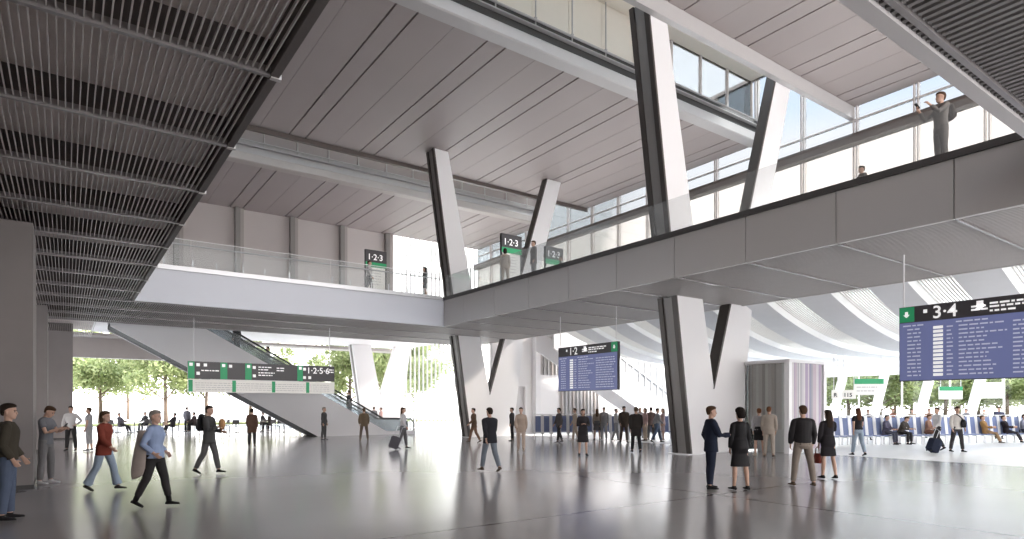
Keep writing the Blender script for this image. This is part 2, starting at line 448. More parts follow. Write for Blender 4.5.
# ---- V columns
def v_column(yf, label, ZC=Z_C, edge=None):
    edge = edge or column_dark
    t = thing('branching_column', label, 'column', (20.3, yf + .5, 0))
    T = lambda mb, n, m: local(t, mb, n, m)
    xl = lambda z: 18.86 - 2.36 * z / 16
    xm = lambda z: 20.15 - 2.8 * (z - 2.4) / 13.6
    xr = lambda z: 20.15 + 4.32 * (z - 2.4) / 13.6
    L = [(18.86, 0), (20.15, 0), (20.15, 2.4), (xm(ZC), ZC), (xl(ZC), ZC)]
    Rr = [(20.15, 0), (21.8, 0), (22.65, 6.2), (22.65 + 2.9 * (ZC - 6.2) / 9.8, ZC), (xr(ZC), ZC), (20.15, 2.4)]
    T(MB().prism(L, yf, yf + .86), 'limb', white_clad)
    T(MB().prism(Rr, yf + .002, yf + .45), 'limb', white_clad)
    def strip(x0, k, z0, z1, y0, y1, th):
        return [(x0 + k * z0 - th, z0), (x0 + k * z0, z0), (x0 + k * z1, z1), (x0 + k * z1 - th, z1)], y0, y1
    kL = -2.36 / 16
    for y0, y1 in ((yf + .0, yf + .2), (yf + .66, yf + .86)):
        p, a, b = strip(18.86, kL, 0, ZC, y0, y1, .09); T(MB().prism(p, a, b), 'edge_flange', edge)
    p, a, b = strip(18.86, kL, 0, ZC, yf + .205, yf + .655, .02); T(MB().prism(p, a, b), 'recess_plate', column_recess)
    kR = 4.32 / 13.6; x0 = 20.15 - kR * 2.4
    p, a, b = strip(x0, kR, 2.45, ZC, yf - .0, yf + .452, .1); T(MB().prism(p, a, b), 'edge_flange', edge)
    T(MB().box(18.55, 22.0, yf - .06, yf + .92, 0, .03), 'base_plate', steel)
v_column(14.9, 'tall white V column with dark flanged edge beside the suited man and phone')
v_column(30.4, 'tall white V column at the corner where both footbridges meet', Z_C - .02)
v_column(45.9, 'distant white V column beyond the escalator, trees showing behind it', 6.53, white_clad)

# ---- concrete columns
for x0, x1, y0, y1, lb in ((-3.6, -.58, 17.0, 18.8, 'broad grey concrete column beside the man in dark jumper and jeans'),
                           (-2.4, -.6, 30.6, 32.4, 'grey concrete column partly hidden behind the broad one'),
                           (-2.2, .3, 41.0, 43.0, 'pale grey column next to the trees and the way out')):
    t = thing('concrete_column', lb, 'column', ((x0 + x1) / 2, y0, 0))
    zt = Z_S - .04 if y0 < 36 else 6.5
    local(t, MB().box(x0, x1, y0, y1, .1, zt), 'shaft', concrete)
    local(t, MB().box(x0 - .015, x1 + .015, y0 - .015, y1 + .015, 0, .1), 'plinth', trim_dark)
# ------------------------------------------------------------------ escalator bank
YE0, YE1 = 36.5, 39.0
TN = math.tan(R(29.5))
def esc_z(x): return (16.0 - x) * TN                       # walking line
t = thing('escalator', 'long white sided escalator bank rising towards the trees beyond the hanging platform sign', 'escalator', (12, YE0, 0))
top_x = 16.0 - Z_D / TN
def below(x, k): return max(0, esc_z(x) - k)
xb = 16.0 - 2.15 / TN                                       # where the underside meets the floor
side = [(18.4, 0), (18.4, .22), (16.4, .22), (top_x - 1.5, esc_z(top_x - 1.5) + .22), (top_x - 1.5, esc_z(top_x - 1.5) - 2.15), (xb, 0)]
local(t, MB().prism(side, YE0, YE0 + .12), 'side_panel', white_clad)
local(t, MB().prism(side, YE1 - .12, YE1), 'side_panel', white_clad)
local(t, MB().prism([(xb - .05, 0), (xb + .12, 0), (top_x - 1.5, esc_z(top_x - 1.5) - 2.1), (top_x - 1.5, esc_z(top_x - 1.5) - 2.24)], YE0 + .122, YE1 - .122), 'truss_underside', esc_dark)
for a, b in ((YE0 - .02, YE0 + .12), (YE1 - .12, YE1 + .02)):
    local(t, MB().prism([(xb - .12, 0), (xb + .1, 0), (top_x - 1.5, esc_z(top_x - 1.5) - 2.12), (top_x - 1.5, esc_z(top_x - 1.5) - 2.3)], a, b), 'edge_trim', white_clad)
for y0, y1 in ((YE0 + .28, YE0 + 1.1), (YE0 + 1.42, YE0 + 2.24)):
    st = MB(); x = 16.0
    while x > top_x - 1.2:
        st.box(x - .4, x, y0, y1, max(0, esc_z(x)) - .05, esc_z(x - .36)); x -= .355
    st.box(16.0, 18.2, y0, y1, .0, .04)
    local(t, st, 'steps', esc_dark)
    for y in (y0 - .08, y1 + .05):
        pl = [(18.2, .05), (18.35, .5), (18.2, .92), (16.3, .95), (top_x - 1.2, esc_z(top_x - 1.2) + 1.0), (top_x - 1.2, esc_z(top_x - 1.2) + .1), (16.2, .05)]
        local(t, MB().prism(pl, y, y + .03), 'balustrade', frosted_glass)
        local(t, MB().tube([(18.2, y + .015, .06), (18.4, y + .015, .3), (18.4, y + .015, .7), (18.2, y + .015, .97), (16.3, y + .015, 1.0), (top_x - 1.2, y + .015, esc_z(top_x - 1.2) + 1.05)], .05, seg=8), 'handrail', rubber)

# ------------------------------------------------------------------ staircase with mesh balustrade and the white wall behind it
def st_z(x): return max(0, (37.6 - x) * .5)
t = thing('staircase', 'white staircase with grey mesh balustrade descending behind the blue seats', 'staircase', (30, 29.4, 0))
x_top = 37.6 - 6.8 / .5
for y in (29.2, 31.0):
    local(t, MB().prism([(37.8, 0), (37.8, .25), (37.4, .3), (x_top, st_z(x_top) + .25), (x_top, st_z(x_top) - 1.5), (34.5, 0)], y, y + .1), 'stringer', white_clad)
    local(t, MB().prism([(37.5, .32), (x_top, st_z(x_top) + .3), (x_top, st_z(x_top) + 2.5), (37.5, 2.4)], y + .03, y + .07), 'mesh_panel', mesh_grey)
    ps = MB(); x = x_top + .2
    while x < 37.3:
        ps.box(x - .03, x + .03, y - .02, y + .025, st_z(x) + .1, st_z(x) + 2.4); x += .6
    local(t, ps, 'balusters', seat_white)
    local(t, MB().bar((37.6, y - .02, 1.05), (x_top, y - .02, st_z(x_top) + 1.0), .06, .06), 'handrail', steel)
sp = MB(); x = 37.4
while x > x_top: sp.box(x - .33, x, 29.302, 30.998, st_z(x), st_z(x - .32)); x -= .32
local(t, sp, 'steps', floor_pale)

wl = MB()
wl.box(22.05, 22.9, 33, 33.3, 0, 6.6); wl.box(22.9, 24.7, 33, 33.3, 3.2, 6.6); wl.box(24.7, 27.3, 33, 33.3, 0, 6.6); wl.box(27.3, 42, 33, 33.3, 0, 6.6)
struct(wl.build('wall_back', wall_white))
dr = MB().box(22.92, 23.0, 32.9, 33.3, 0, 3.2).box(24.6, 24.68, 32.9, 33.3, 0, 3.2).box(23.0, 24.6, 32.9, 33.3, 3.1, 3.198).build('door_1', wall_white); struct(dr)
struct(MB().box(23.0, 24.6, 33.1, 33.16, .01, 3.1).build('door_leaf', louver_grey, dr))
struct(MB().box(25.2, 25.6, 32.55, 32.95, 0, 6.5).build('trim_post', white_clad))
def fins(name, label, x0, x1, z0, z1, y):
    t = thing(name, label, 'screen', (x0, y, z0))
    MB().box(0, x1 - x0, .06, .1, 0, z1 - z0).build('backing_panel', louver_grey, t)
    n = int((x1 - x0) / .34)
    for i in range(n):
        MB().box(i * .34 + .05, i * .34 + .16, -.08, .058, 0, z1 - z0).build('fin', pilaster_mat if i % 3 == 0 else mesh_grey, t)
fins('fin_screen', 'grey vertical fin screen high on the white wall above the doorway', 25.7, 28.2, 3.9, 6.5, 32.88)
fins('fin_screen', 'grey vertical fin screen under the staircase behind the blue seats', 27.6, 31.6, .9, 3.1, 32.88)

# ------------------------------------------------------------------ canopy over the waiting area
def can_z(x):
    k = max(0.0, min(1.0, (x - 21.9) / 9.0)); return 5.95 - 1.7 * (1 - (1 - k) ** 2.2)
t = thing('canopy', 'curved white ribbed canopy over the seats, falling away from the grey footbridge', 'canopy', (21.9, 0, 4.2))
xs = [21.95 + i * .75 for i in range(13)] + [34, 40, 48]
perf = mat('perforated_white', (.84, .83, .82), .6, noise=.1, nscale=30)
rib_mat = mat('canopy_rib', (.76, .775, .80), .5, noise=.03)
def sheet(y0, y1, dz, th):
    up = [(x, can_z(x) + dz + th) for x in xs]; lo = [(x, can_z(x) + dz) for x in xs]
    return MB().prism(lo + up[::-1], y0, y1)
y = -6.0
while y < 25:
    local(t, sheet(y, y + 1.22, -.02, .5), 'rib', rib_mat)
    local(t, sheet(y + 1.222, y + 2.478, .40, .02), 'roof_glass', facade_glass)
    lv = MB()
    for i in range(12):
        yy = y + 1.26 + i * .1
        a, b = 22.0, 31.0
        for q in range(10):
            u, v = a + (b - a) * q / 10, a + (b - a) * (q + 1) / 10
            lv.bar((u, yy, can_z(u) + .2), (v, yy, can_z(v) + .2), .05, .03)
        lv.bar((31, yy, can_z(31) + .2), (47.9, yy, can_z(48) + .2), .05, .03)
    local(t, lv, 'louvre_slats', perf)
    y += 2.5

# facade of the waiting area: slanted white posts and panes
XF = 47.0
w4 = MB(); 
yy = -22
k = 0
while yy < 33:
    w4.bar((XF, yy, 0), (XF + .01, yy - 1.0, 4.2), .5, .35, up=(1, 0, 0))
    w4.box(XF + .3, XF + .36, yy + .9, yy + 1.0, 0, 4.2); yy += 2.9; k += 1
w4.box(XF - .1, XF + .4, -24, 33, 4.0, 4.6); w4.box(XF + .28, XF + .38, -24, 33, 0, .3)
w4 = struct(w4.build('window_4', wall_white))
struct(MB().box(XF + .32, XF + .34, -24, 33, .3, 4.0).build('window_pane', facade_glass, w4))

# ------------------------------------------------------------------ glazed kiosk
KX, KY, KW, KD, KH = 22.07, 13.0, 2.7, 2.1, 3.45
t = thing('glass_kiosk', 'white framed glass kiosk with striped curtain walls beside the V column', 'kiosk', (KX, KY, 0))
def post(x, y): local(t, MB().box(KX + x - .1, KX + x + .1, KY + y - .1, KY + y + .1, 0, KH), 'corner_post', seat_white)
for x, y in ((.1, .1), (KW - .1, .1), (.1, KD - .1), (KW - .1, KD - .1)): post(x, y)
local(t, MB().box(KX - .02, KX + KW + .02, KY - .02, KY + KD + .02, KH + .002, KH + .12), 'roof', white_clad)
def stripes(name, cols):
    ms = []
    for i, c in enumerate(cols): ms.append(mat('stripe_%s_%d' % (name, i), c, .6, noise=.05))
    return ms
s1 = stripes('mauve', [(.36, .29, .40), (.50, .47, .51), (.26, .26, .34), (.46, .38, .43), (.60, .57, .58), (.33, .33, .36)])
s2 = stripes('taupe', [(.66, .58, .55), (.84, .79, .76), (.54, .47, .45), (.90, .87, .86), (.74, .67, .65)])
mb = MB(); rnd = random.Random(3); x = .2; i = 0
while x < KW - .2:
    w_ = rnd.uniform(.05, .15); mb.box(KX + x, KX + min(x + w_, KW - .2), KY + .06, KY + .1 + .02 * (i % 2), .12, KH, rnd.randrange(6)); x += w_; i += 1
local(t, mb, 'striped_panel', s1)
mb = MB(); y = .2; i = 0
while y < KD - .2:
    w_ = rnd.uniform(.05, .16); mb.box(KX + .25, KX + .28 + .02 * (i % 2), KY + y, KY + min(y + w_, KD - .2), .9, KH, rnd.randrange(5)); y += w_; i += 1
local(t, mb, 'striped_panel', s2)
local(t, MB().box(KX + .05, KX + .065, KY + .2, KY + KD - .2, .05, KH - .02), 'glass_pane', clear_glass)
local(t, MB().box(KX + .2, KX + KW - .2, KY + KD - .1, KY + KD - .08, .05, KH - .02), 'glass_pane', clear_glass)
local(t, MB().box(KX + .6, KX + 1.2, KY + .4, KY + KD - .4, .0, 1.0).box(KX + .55, KX + 1.25, KY + .35, KY + KD - .35, 1.0, 1.05), 'counter', wall_white)

# ------------------------------------------------------------------ boards and signs
def rods(t, w, h, top, xs):
    for x in xs: MB().tube([(x, .03, h), (x, .03, top)], .018, seg=8).build('hanger_rod', seat_white, t)
def dashes(t, rows, y, m, h, name='text_rows'):
    """short strokes of unreadably small print: (x, z, length)"""
    mb = MB(); rnd = random.Random(len(rows))
    for x, z, L in rows:
        e = x
        while e < x + L - .02:
            w = rnd.uniform(.06, .2); w = min(w, x + L - e); mb.box(e, e + w, y, y + .003, z, z + h); e += w + .035
    return tag(mb.build(name, m, t), kind='stuff')
def arrow(mb, x, z, s, y, m=0):
    mb.add([(x - s, y, z), (x, y, z - s), (x + s, y, z), (x - s * .45, y, z), (x + s * .45, y, z), (x + s * .45, y, z + s), (x - s * .45, y, z + s)], [(0, 1, 2), (3, 4, 5, 6)], m)
def pictogram(mb, x, z, s, y):
    mb.box(x - s, x + s, y, y + .003, z - s, z + s)

def departure_board(loc, rz, label, head, green_left):
    W, H, HH = 3.7, 1.95, .42
    t = thing('departure_board', label, 'departure board', loc, rz, 'hanging departure boards')
    MB().box(0, W, 0, .14, 0, H).build('housing', sign_black, t)
    MB().box(.02, W - .02, -.012, -.001, .02, H - HH).build('screen', screen_blue, t)
    gx = (0.0, .36) if green_left else (W - .36, W)
    gr = MB().box(gx[0] + .01, gx[1], -.012, -.001, H - HH + .02, H - .01).build('green_panel', sign_green, t)
    am = MB(); arrow(am, (gx[0] + gx[1]) / 2, H - HH / 2, .08, -.014); am.build('arrow_mark', ink_white, gr)
    x0 = .78 if green_left else .75
    text_mesh(head, .44, t, ink_white, (x0, -.016, H - HH + .06), bold=.006)
    pk = MB(); pictogram(pk, x0 - .16, H - .16, .045, -.016)
    pictogram(pk, x0 + 1.02, H - .12, .07, -.016)
    pk.prism([(W * .46, H - .24), (W * .46 + .1, H - .28), (W * .46 + .2, H - .18), (W * .46 + .16, H - .12), (W * .46 + .08, H - .16)], -.016, -.013)
    pk.build('pictogram', ink_white, t)
    dashes(t, [(x0 + .84, H - .2, .3), (x0 + .84, H - .28, .34), (W * .54, H - .16, 1.1), (W * .54, H - .24, .95), (W * .54, H - .34, .5)], -.016, ink_white, .045)
    rows = []; rows_b = []; z = H - HH - .16
    rows.append((.1, z + .06, .5)); rows.append((1.3, z + .06, .7))
    for k in range(13):
        z = H - HH - .2 - k * .1; rnd = random.Random(k)
        rows.append((.2, z, .32)); rows.append((1.36, z, rnd.uniform(.45, 1.0))); rows.append((.78 + .32, z, .14))
        rows.append((2.45, z, rnd.uniform(.9, 1.15)))
    dashes(t, rows, -.016, ink_dim, .034)
    mb = MB()
    for k in range(13): mb.box(.8, 1.02, -.015, -.0125, H - HH - .215 - k * .1, H - HH - .215 - k * .1 + .07)
    tag(mb.build('platform_numbers', ink_white, t), kind='stuff')
    rods(t, W, H, Z_S + .05 - loc[2], (.1, W - .1))
departure_board((18, 7.5, 2.45), -PI / 2, 'large blue departure board headed 3·4 above the waiting seats', '3·4', True)
departure_board((18, 21.6, 2.45), -PI / 2, 'blue departure board headed 1·2 hanging by the white staircase', '1·2', False)

t = thing('direction_sign', 'long black and green platform sign headed 1·2·5·6 before the escalator', 'sign', (4.5, 31.6, 2.43))
W, H = 6.8, 1.41
MB().box(0, W, 0, .12, .62, H).build('black_panel', sign_black, t)
MB().box(0, W, .01, .11, 0, .6).build('white_strip', sign_white, t)
for a, b in ((.0, .27), (1.36, 1.66), (2.45, 2.74), (4.9, 5.18)): MB().box(a, b, -.008, -.001, .625, H - .005).build('green_panel', sign_green, t)
for a, b in ((.02, .2), (1.88, 2.04), (3.68, 3.84), (5.34, 5.5)): MB().box(a, b, .002, .009, .03, .57).build('green_marker', sign_green, t)
for x, z in ((.13, 1.27), (.42, 1.26), (.42, .87), (.72, 1.26), (1.5, 1.26), (1.8, 1.24), (2.6, 1.26), (2.86, 1.22), (2.86, .82), (5.05, 1.26), (5.26, 1.22), (5.26, .8), (5.52, .8)):
    pk = MB(); pictogram(pk, x, z, .07, -.012); pk.build('pictogram', ink_white, t)
text_mesh('1·2·5·6', .42, t, ink_white, (5.36, -.012, 1.02), bold=.006)
dashes(t, [(3.05, 1.22, .6), (3.05, 1.1, .5), (3.05, .95, .75), (3.05, .83, .65), (3.9, 1.2, .4), (3.9, 1.08, .35), (.55, .98, .75), (6.5, 1.2, .24), (6.5, 1.08, .26)], -.012, ink_white, .05)
dashes(t, [(.3 + i * .01, .42 - i * .1, 6.2) for i in range(4)], .006, louver_grey, .025)
rods(t, W, H, Z_S + .05 - 2.43, (.25, W - .25))

def totem(x, y, label, w=1.15, h=2.55, rz=0.0):
    t = thing('platform_totem', label, 'sign', (x, y, Z_D), rz, 'signs on the upper deck')
    MB().box(-w / 2, -w / 2 + .06, 0, .12, 0, h).box(w / 2 - .06, w / 2, 0, .12, 0, h).build('posts', sign_black, t)
    MB().box(-w / 2, w / 2, -.01, .13, h - .62, h).build('header', sign_black, t)
    MB().box(-w / 2 + .01, w / 2 - .01, -.012, .12, h - .86, h - .625).build('green_band', sign_green, t)
    MB().box(-w / 2 + .07, w / 2 - .07, .02, .1, .35, h - .87).build('white_panel', sign_white, t)
    text_mesh('1·2·3', .42, t, ink_white, (-w / 2 + .1, -.016, h - .5), bold=.005)
    dashes(t, [(-w / 2 + .15, h - 1.05 - i * .14, .7) for i in range(6)], .012, louver_grey, .04)
totem(16.85, 23.6, 'platform totem with green band standing by the man in grey suit')
totem(19.9, 24.2, 'platform totem with green band near the bronze transom beam')
totem(12.9, 30.0, 'platform totem with green band in front of the far gallery wall')

def hung_sign(px, d, z0, w, h, label, green=True, txt=None, cat='sign'):
    x, y = at_depth(px, d)
    t = thing('hanging_sign', label, cat, (x, y, z0), -PI / 4)
    MB().box(-w / 2, w / 2, 0, .1, 0, h).build('panel', sign_white, t)
    if green: MB().box(-w / 2, w / 2, -.012, -.001, h * .68, h).build('green_band', sign_green, t)
    if txt: text_mesh(txt, h * .62, t, ink_black, (-w / 2 + .06, -.012, h * .22), bold=.006)
    else: dashes(t, [(-w / 2 + .1, h * .45, w * .7), (-w / 2 + .1, h * .22, w * .6)], -.012, louver_grey, .05)
    rods(t, w, h, can_z(x) - z0, (-w / 2 + .08, w / 2 - .08))
hung_sign(869, 31, 2.35, 1.35, .8, 'white hanging sign with green band, nearest the striped kiosk')
hung_sign(951, 37, 2.2, 1.25, .75, 'white hanging sign with green band under the large departure board')
hung_sign(990, 40, 2.3, 1.6, 1.0, 'plain white hanging panel before the trees', green=False)
hung_sign(849, 30, 2.15, .62, .42, 'white hanging panel reading 115 in black', green=False, txt='115')
hung_sign(836, 30, 2.15, .34, .42, 'small white hanging panel reading R in black', green=False, txt='R')

# ------------------------------------------------------------------ waiting seats
def make_seat(label, group):
    t = thing('waiting_seat', label, 'seat', (0, 0, 0), 0, group)
    MB().prism([(.17, .44), (.24, .46), (.33, 1.25), (.27, 1.26)], -.145, .145, 'x').build('backrest', seat_blue, t)
    MB().prism([(-.26, .40), (-.24, .45), (.2, .43), (.2, .38)], -.145, .145, 'x').build('seat_pad', seat_blue, t)
    for s in (-1, 1):
        fr = MB().prism([(.14, .3), (.22, .3), (.36, 1.32), (.26, 1.32)], s * .19 - .04, s * .19 + .04, 'x')
        fr.box(s * .19 - .04, s * .19 + .04, -.26, .2, .34, .40)
        fr.box(s * .215 - .015, s * .215 + .015, -.22, -.17, 0, .34).box(s * .215 - .015, s * .215 + .015, .12, .17, 0, .34)
        fr.build('side_frame', seat_white, t)
    MB().box(-.23, .23, .26, .36, 1.322, 1.36).build('top_rail', seat_white, t)
    return t
def seat_row(p, q, label, group, pitch=.46, proto=None):
    p, q = Vector((*p, 0)), Vector((*q, 0)); L = (q - p).length; n = int(L / pitch); d = (q - p).normalized()
    rz = math.atan2(d.y, d.x)
    for i in range(n):
        c = p + d * (i + .5) * pitch
        if proto is None: proto = make_seat(label, group); proto.location = c; proto.rotation_euler = (0, 0, rz)
        else:
            e = copy_tree(proto, c, rz, label); e['group'] = group
    return proto
SEATROW = ((24.9, 16.2), (41.4, 9.46))
pr = seat_row(SEATROW[0], SEATROW[1], 'high backed blue waiting seat in the long row facing the concourse', 'seats in the waiting area')
a = at_depth(534, 33.5); b = at_depth(722, 33.5)
seat_row(a, b, 'high backed blue waiting seat in the row before the white staircase', 'seats by the staircase', proto=pr)

# ------------------------------------------------------------------ trees
def make_tree(seed, h, cr):
    rnd = random.Random(seed)
    tr = MB()
    tr.tube([(0, 0, 0), (.05, .03, h * .2), (-.05, .08, h * .45), (.05, 0, h * .8)], [.2, .16, .12, .03], seg=8)
    tips = []
    for i in range(9):
        a = i * 2.4 + rnd.uniform(-.3, .3); z0 = h * rnd.uniform(.22, .55); L = cr * rnd.uniform(.6, 1.0)
        p = Vector((0, 0, z0)); q = p + Vector((math.cos(a) * L * .55, math.sin(a) * L * .55, h * .12)); e = q + Vector((math.cos(a + .3) * L * .4, math.sin(a + .3) * L * .4, h * .08))
        tr.tube([p, q, e], [.08, .05, .02], seg=6); tips += [q, e]
    lf = MB()
    blobs = [(e, rnd.uniform(.9, 1.5)) for e in tips] + [(Vector((rnd.uniform(-.6, .6) * cr, rnd.uniform(-.6, .6) * cr, h * rnd.uniform(.38, .98))), rnd.uniform(.8, 1.5)) for _ in range(26)]
    for c, r in blobs:
        for _ in range(150):
            u = Vector((rnd.gauss(0, 1), rnd.gauss(0, 1), rnd.gauss(0, .6))).normalized() * r * rnd.uniform(.5, 1.05)
            p = c + u; s = rnd.uniform(.13, .25)
            ax = Vector((rnd.gauss(0, 1), rnd.gauss(0, 1), rnd.gauss(0, 1))).normalized(); bx = ax.orthogonal().normalized()
            lf.add([p - ax * s, p + bx * s * .6, p + ax * s, p - bx * s * .6], [(0, 1, 2, 3)], 0 if rnd.random() < .6 else 1)
    return tr, lf
protos = []
TREES = [(100, 61), (166, 57), (207, 60), (250, 68), (128, 84), (60, 70), (300, 80), (350, 64), (385, 60), (415, 68),
         (848, 72), (880, 66), (912, 76), (945, 68), (978, 74), (1008, 66), (1040, 72), (820, 80), (895, 90), (960, 92), (1025, 90)]
TLAB = ['leafy green tree beyond the way out, next to the pale column', 'broad green tree with a dark trunk above the café tables', 'green tree behind the man with the bouquet', 'green tree half hidden by the platform sign']
for i, (px, d) in enumerate(TREES):
    x, y = at_depth(px, d)
    lab = TLAB[i] if i < 4 else ('green tree among those beyond the way out' if i < 7 else 'green tree glimpsed between the white columns beyond the escalator' if i < 10 else 'green tree outside the glazed waiting area')
    g = 'trees beyond the way out' if i < 7 else 'trees beyond the escalator' if i < 10 else 'trees outside the waiting area'
    if i < 3:
        t = thing('broadleaf_tree', lab, 'tree', (x, y, 0), i * 1.3, g)
        tr, lf = make_tree(i + 11, 9.5 + .6 * i, 4.0)
        tr.build('trunk', bark, t, True); o = MB(); o = lf.build('crown', [leaf_green, leaf_light], t)
        tag(o, kind='stuff'); protos.append(t)
    else:
        c = copy_tree(protos[i % 3], (x, y, 0), i * 1.7, lab); c['group'] = g
        if i >= 10: c.scale = (1.25, 1.25, .9); c.location.z = -.9

# ------------------------------------------------------------------ café tables outside the way out
cafe_m = mat('cafe_metal', (.10, .09, .09), .5, metal=.3)
cafe_top = mat('cafe_top', (.30, .27, .25), .4)
def make_table():
    t = thing('cafe_table', 'round dark café table outside the way out', 'table', (0, 0, 0), 0, 'café tables')
    MB().tube([(0, 0, .72), (0, 0, .75)], .38, seg=16).build('tabletop', cafe_top, t)
    MB().tube([(0, 0, .03), (0, 0, .719)], .035, seg=8).build('pedestal', cafe_m, t)
    MB().tube([(0, 0, 0), (0, 0, .029)], .24, seg=14).build('base', cafe_m, t)
    return t
def make_chair():
    t = thing('cafe_chair', 'slim dark café chair at the tables outside', 'chair', (0, 0, 0), 0, 'café chairs')
    MB().box(-.21, .21, -.21, .21, .43, .46).build('seat', cafe_m, t)
    MB().prism([(.17, .6), (.2, .6), (.27, .88), (.24, .88)], -.2, .2, 'x').build('backrest', cafe_m, t)
    for sx in (-1, 1):
        MB().bar((sx * .19, -.19, 0), (sx * .19, -.19, .43), .03, .03).build('leg', cafe_m, t)
        MB().bar((sx * .19, .2, 0), (sx * .19, .19, .43), .03, .03).bar((sx * .19, .19, .43), (sx * .19, .25, .86), .03, .03).build('leg', cafe_m, t)
    return t
tb = make_table(); ch = make_chair(); first = True
CAFE = [(118, 432.6), (140, 432), (163, 432.6), (186, 431.6), (214, 432), (236, 432.4), (262, 431.8), (284, 432.2), (304, 431.6)]
for i, (px, py) in enumerate(CAFE):
    x, y = on_floor(px, py)
    if i == 0: tb.location = (x, y, 0)
    else: copy_tree(tb, (x, y, 0))
    for k in range(3):
        a = i * .9 + k * 2.1; p = (x + .75 * math.cos(a), y + .75 * math.sin(a), 0); rz = a - PI / 2
        if first: ch.location = p; ch.rotation_euler = (0, 0, rz); first = False
        else: copy_tree(ch, p, rz)
# ------------------------------------------------------------------ people
X3, Y3, Z3 = Vector((1, 0, 0)), Vector((0, 1, 0)), Vector((0, 0, 1))
SKINS = [(.50, .31, .23), (.36, .20, .13), (.58, .38, .29), (.20, .11, .075)]
PENDING = []                                       # (object, voxel size, smoothing, finish)

def cloth(c, r=.85):
    n = 'cloth_%d_%d_%d' % tuple(int(v * 255) for v in c)
    return mat(n, tuple(v * .8 for v in c), r, spec=.08, noise=.12, nscale=9)

def dirv(f, a, s):
    """direction of a limb: f forward from straight down, a out to the side s"""
    return Vector((s * math.sin(a), math.sin(f) * math.cos(a), -math.cos(f) * math.cos(a)))

POSES = {
 # legs: (hip, knee, spread) left then right; arms: (forward, out, elbow, inward) left then right; all in degrees
 'stand':  dict(legs=((2, 3, 4), (-2, 4, 5)), arms=((2, 9, 14, 4), (-2, 9, 12, 4))),
 'wide':   dict(legs=((4, 2, 9), (-4, 3, 9)), arms=((4, 12, 20, 6), (0, 12, 16, 6))),
 'walk':   dict(legs=((19, 6, 2), (-13, 15, 2)), arms=((-22, 8, 14, 3), (20, 8, 28, 6))),
 'walk2':  dict(legs=((-13, 15, 2), (19, 6, 2)), arms=((20, 8, 28, 6), (-22, 8, 14, 3))),
 'stroll': dict(legs=((11, 4, 3), (-9, 12, 3)), arms=((-10, 9, 16, 4), (10, 9, 22, 6))),
 'phone':  dict(legs=((3, 2, 5), (-3, 5, 6)), arms=((0, 10, 14, 4), (22, 8, 82, 12))),
 'phone2': dict(legs=((6, 8, 4), (-2, 2, 5)), arms=((24, 8, 88, 22), (26, 8, 86, 22)), neck=28),
 'pocket': dict(legs=((2, 2, 6), (-3, 4, 6)), arms=((-14, 20, 42, 14), (24, 8, 70, 6))),
 'call':   dict(legs=((3, 2, 3), (-4, 8, 4)), arms=((4, 8, 18, 6), (50, 28, 128, 10))),
 'coatarm':dict(legs=((16, 5, 2), (-13, 14, 2)), arms=((-18, 14, 66, 6), (-14, 22, 62, 10))),
 'ready':  dict(legs=((2, 3, 4), (-2, 4, 5)), arms=((4, 10, 30, 6), (-6, 12, 34, 12))),
 'folded': dict(legs=((2, 2, 4), (-2, 4, 4)), arms=((18, 10, 92, 42), (18, 10, 92, 42))),
 'hips':   dict(legs=((3, 2, 7), (-3, 3, 7)), arms=((-12, 34, 62, 34), (8, 12, 30, 6))),
 'carry':  dict(legs=((16, 5, 2), (-13, 14, 2)), arms=((4, 12, 76, 10), (22, 10, 88, 20))),
 'pull':   dict(legs=((20, 8, 2), (-16, 16, 2)), arms=((14, 8, 30, 4), (-30, 10, 6, 0))),
 'photo':  dict(legs=((2, 2, 5), (-2, 4, 5)), arms=((48, 10, 92, 14), (50, 10, 90, 14))),
 'sit':    dict(legs=((84, 82, 6), (80, 74, 7)), arms=((26, 8, 58, 10), (24, 8, 60, 12)), lean=6),
 'sitback':dict(legs=((80, 55, 5), (84, 62, 6)), arms=((22, 10, 50, 10), (26, 10, 56, 12)), lean=-12),
 'sitfwd': dict(legs=((84, 86, 8), (82, 82, 8)), arms=((46, 8, 70, 16), (44, 8, 74, 16)), lean=24, neck=12),
}

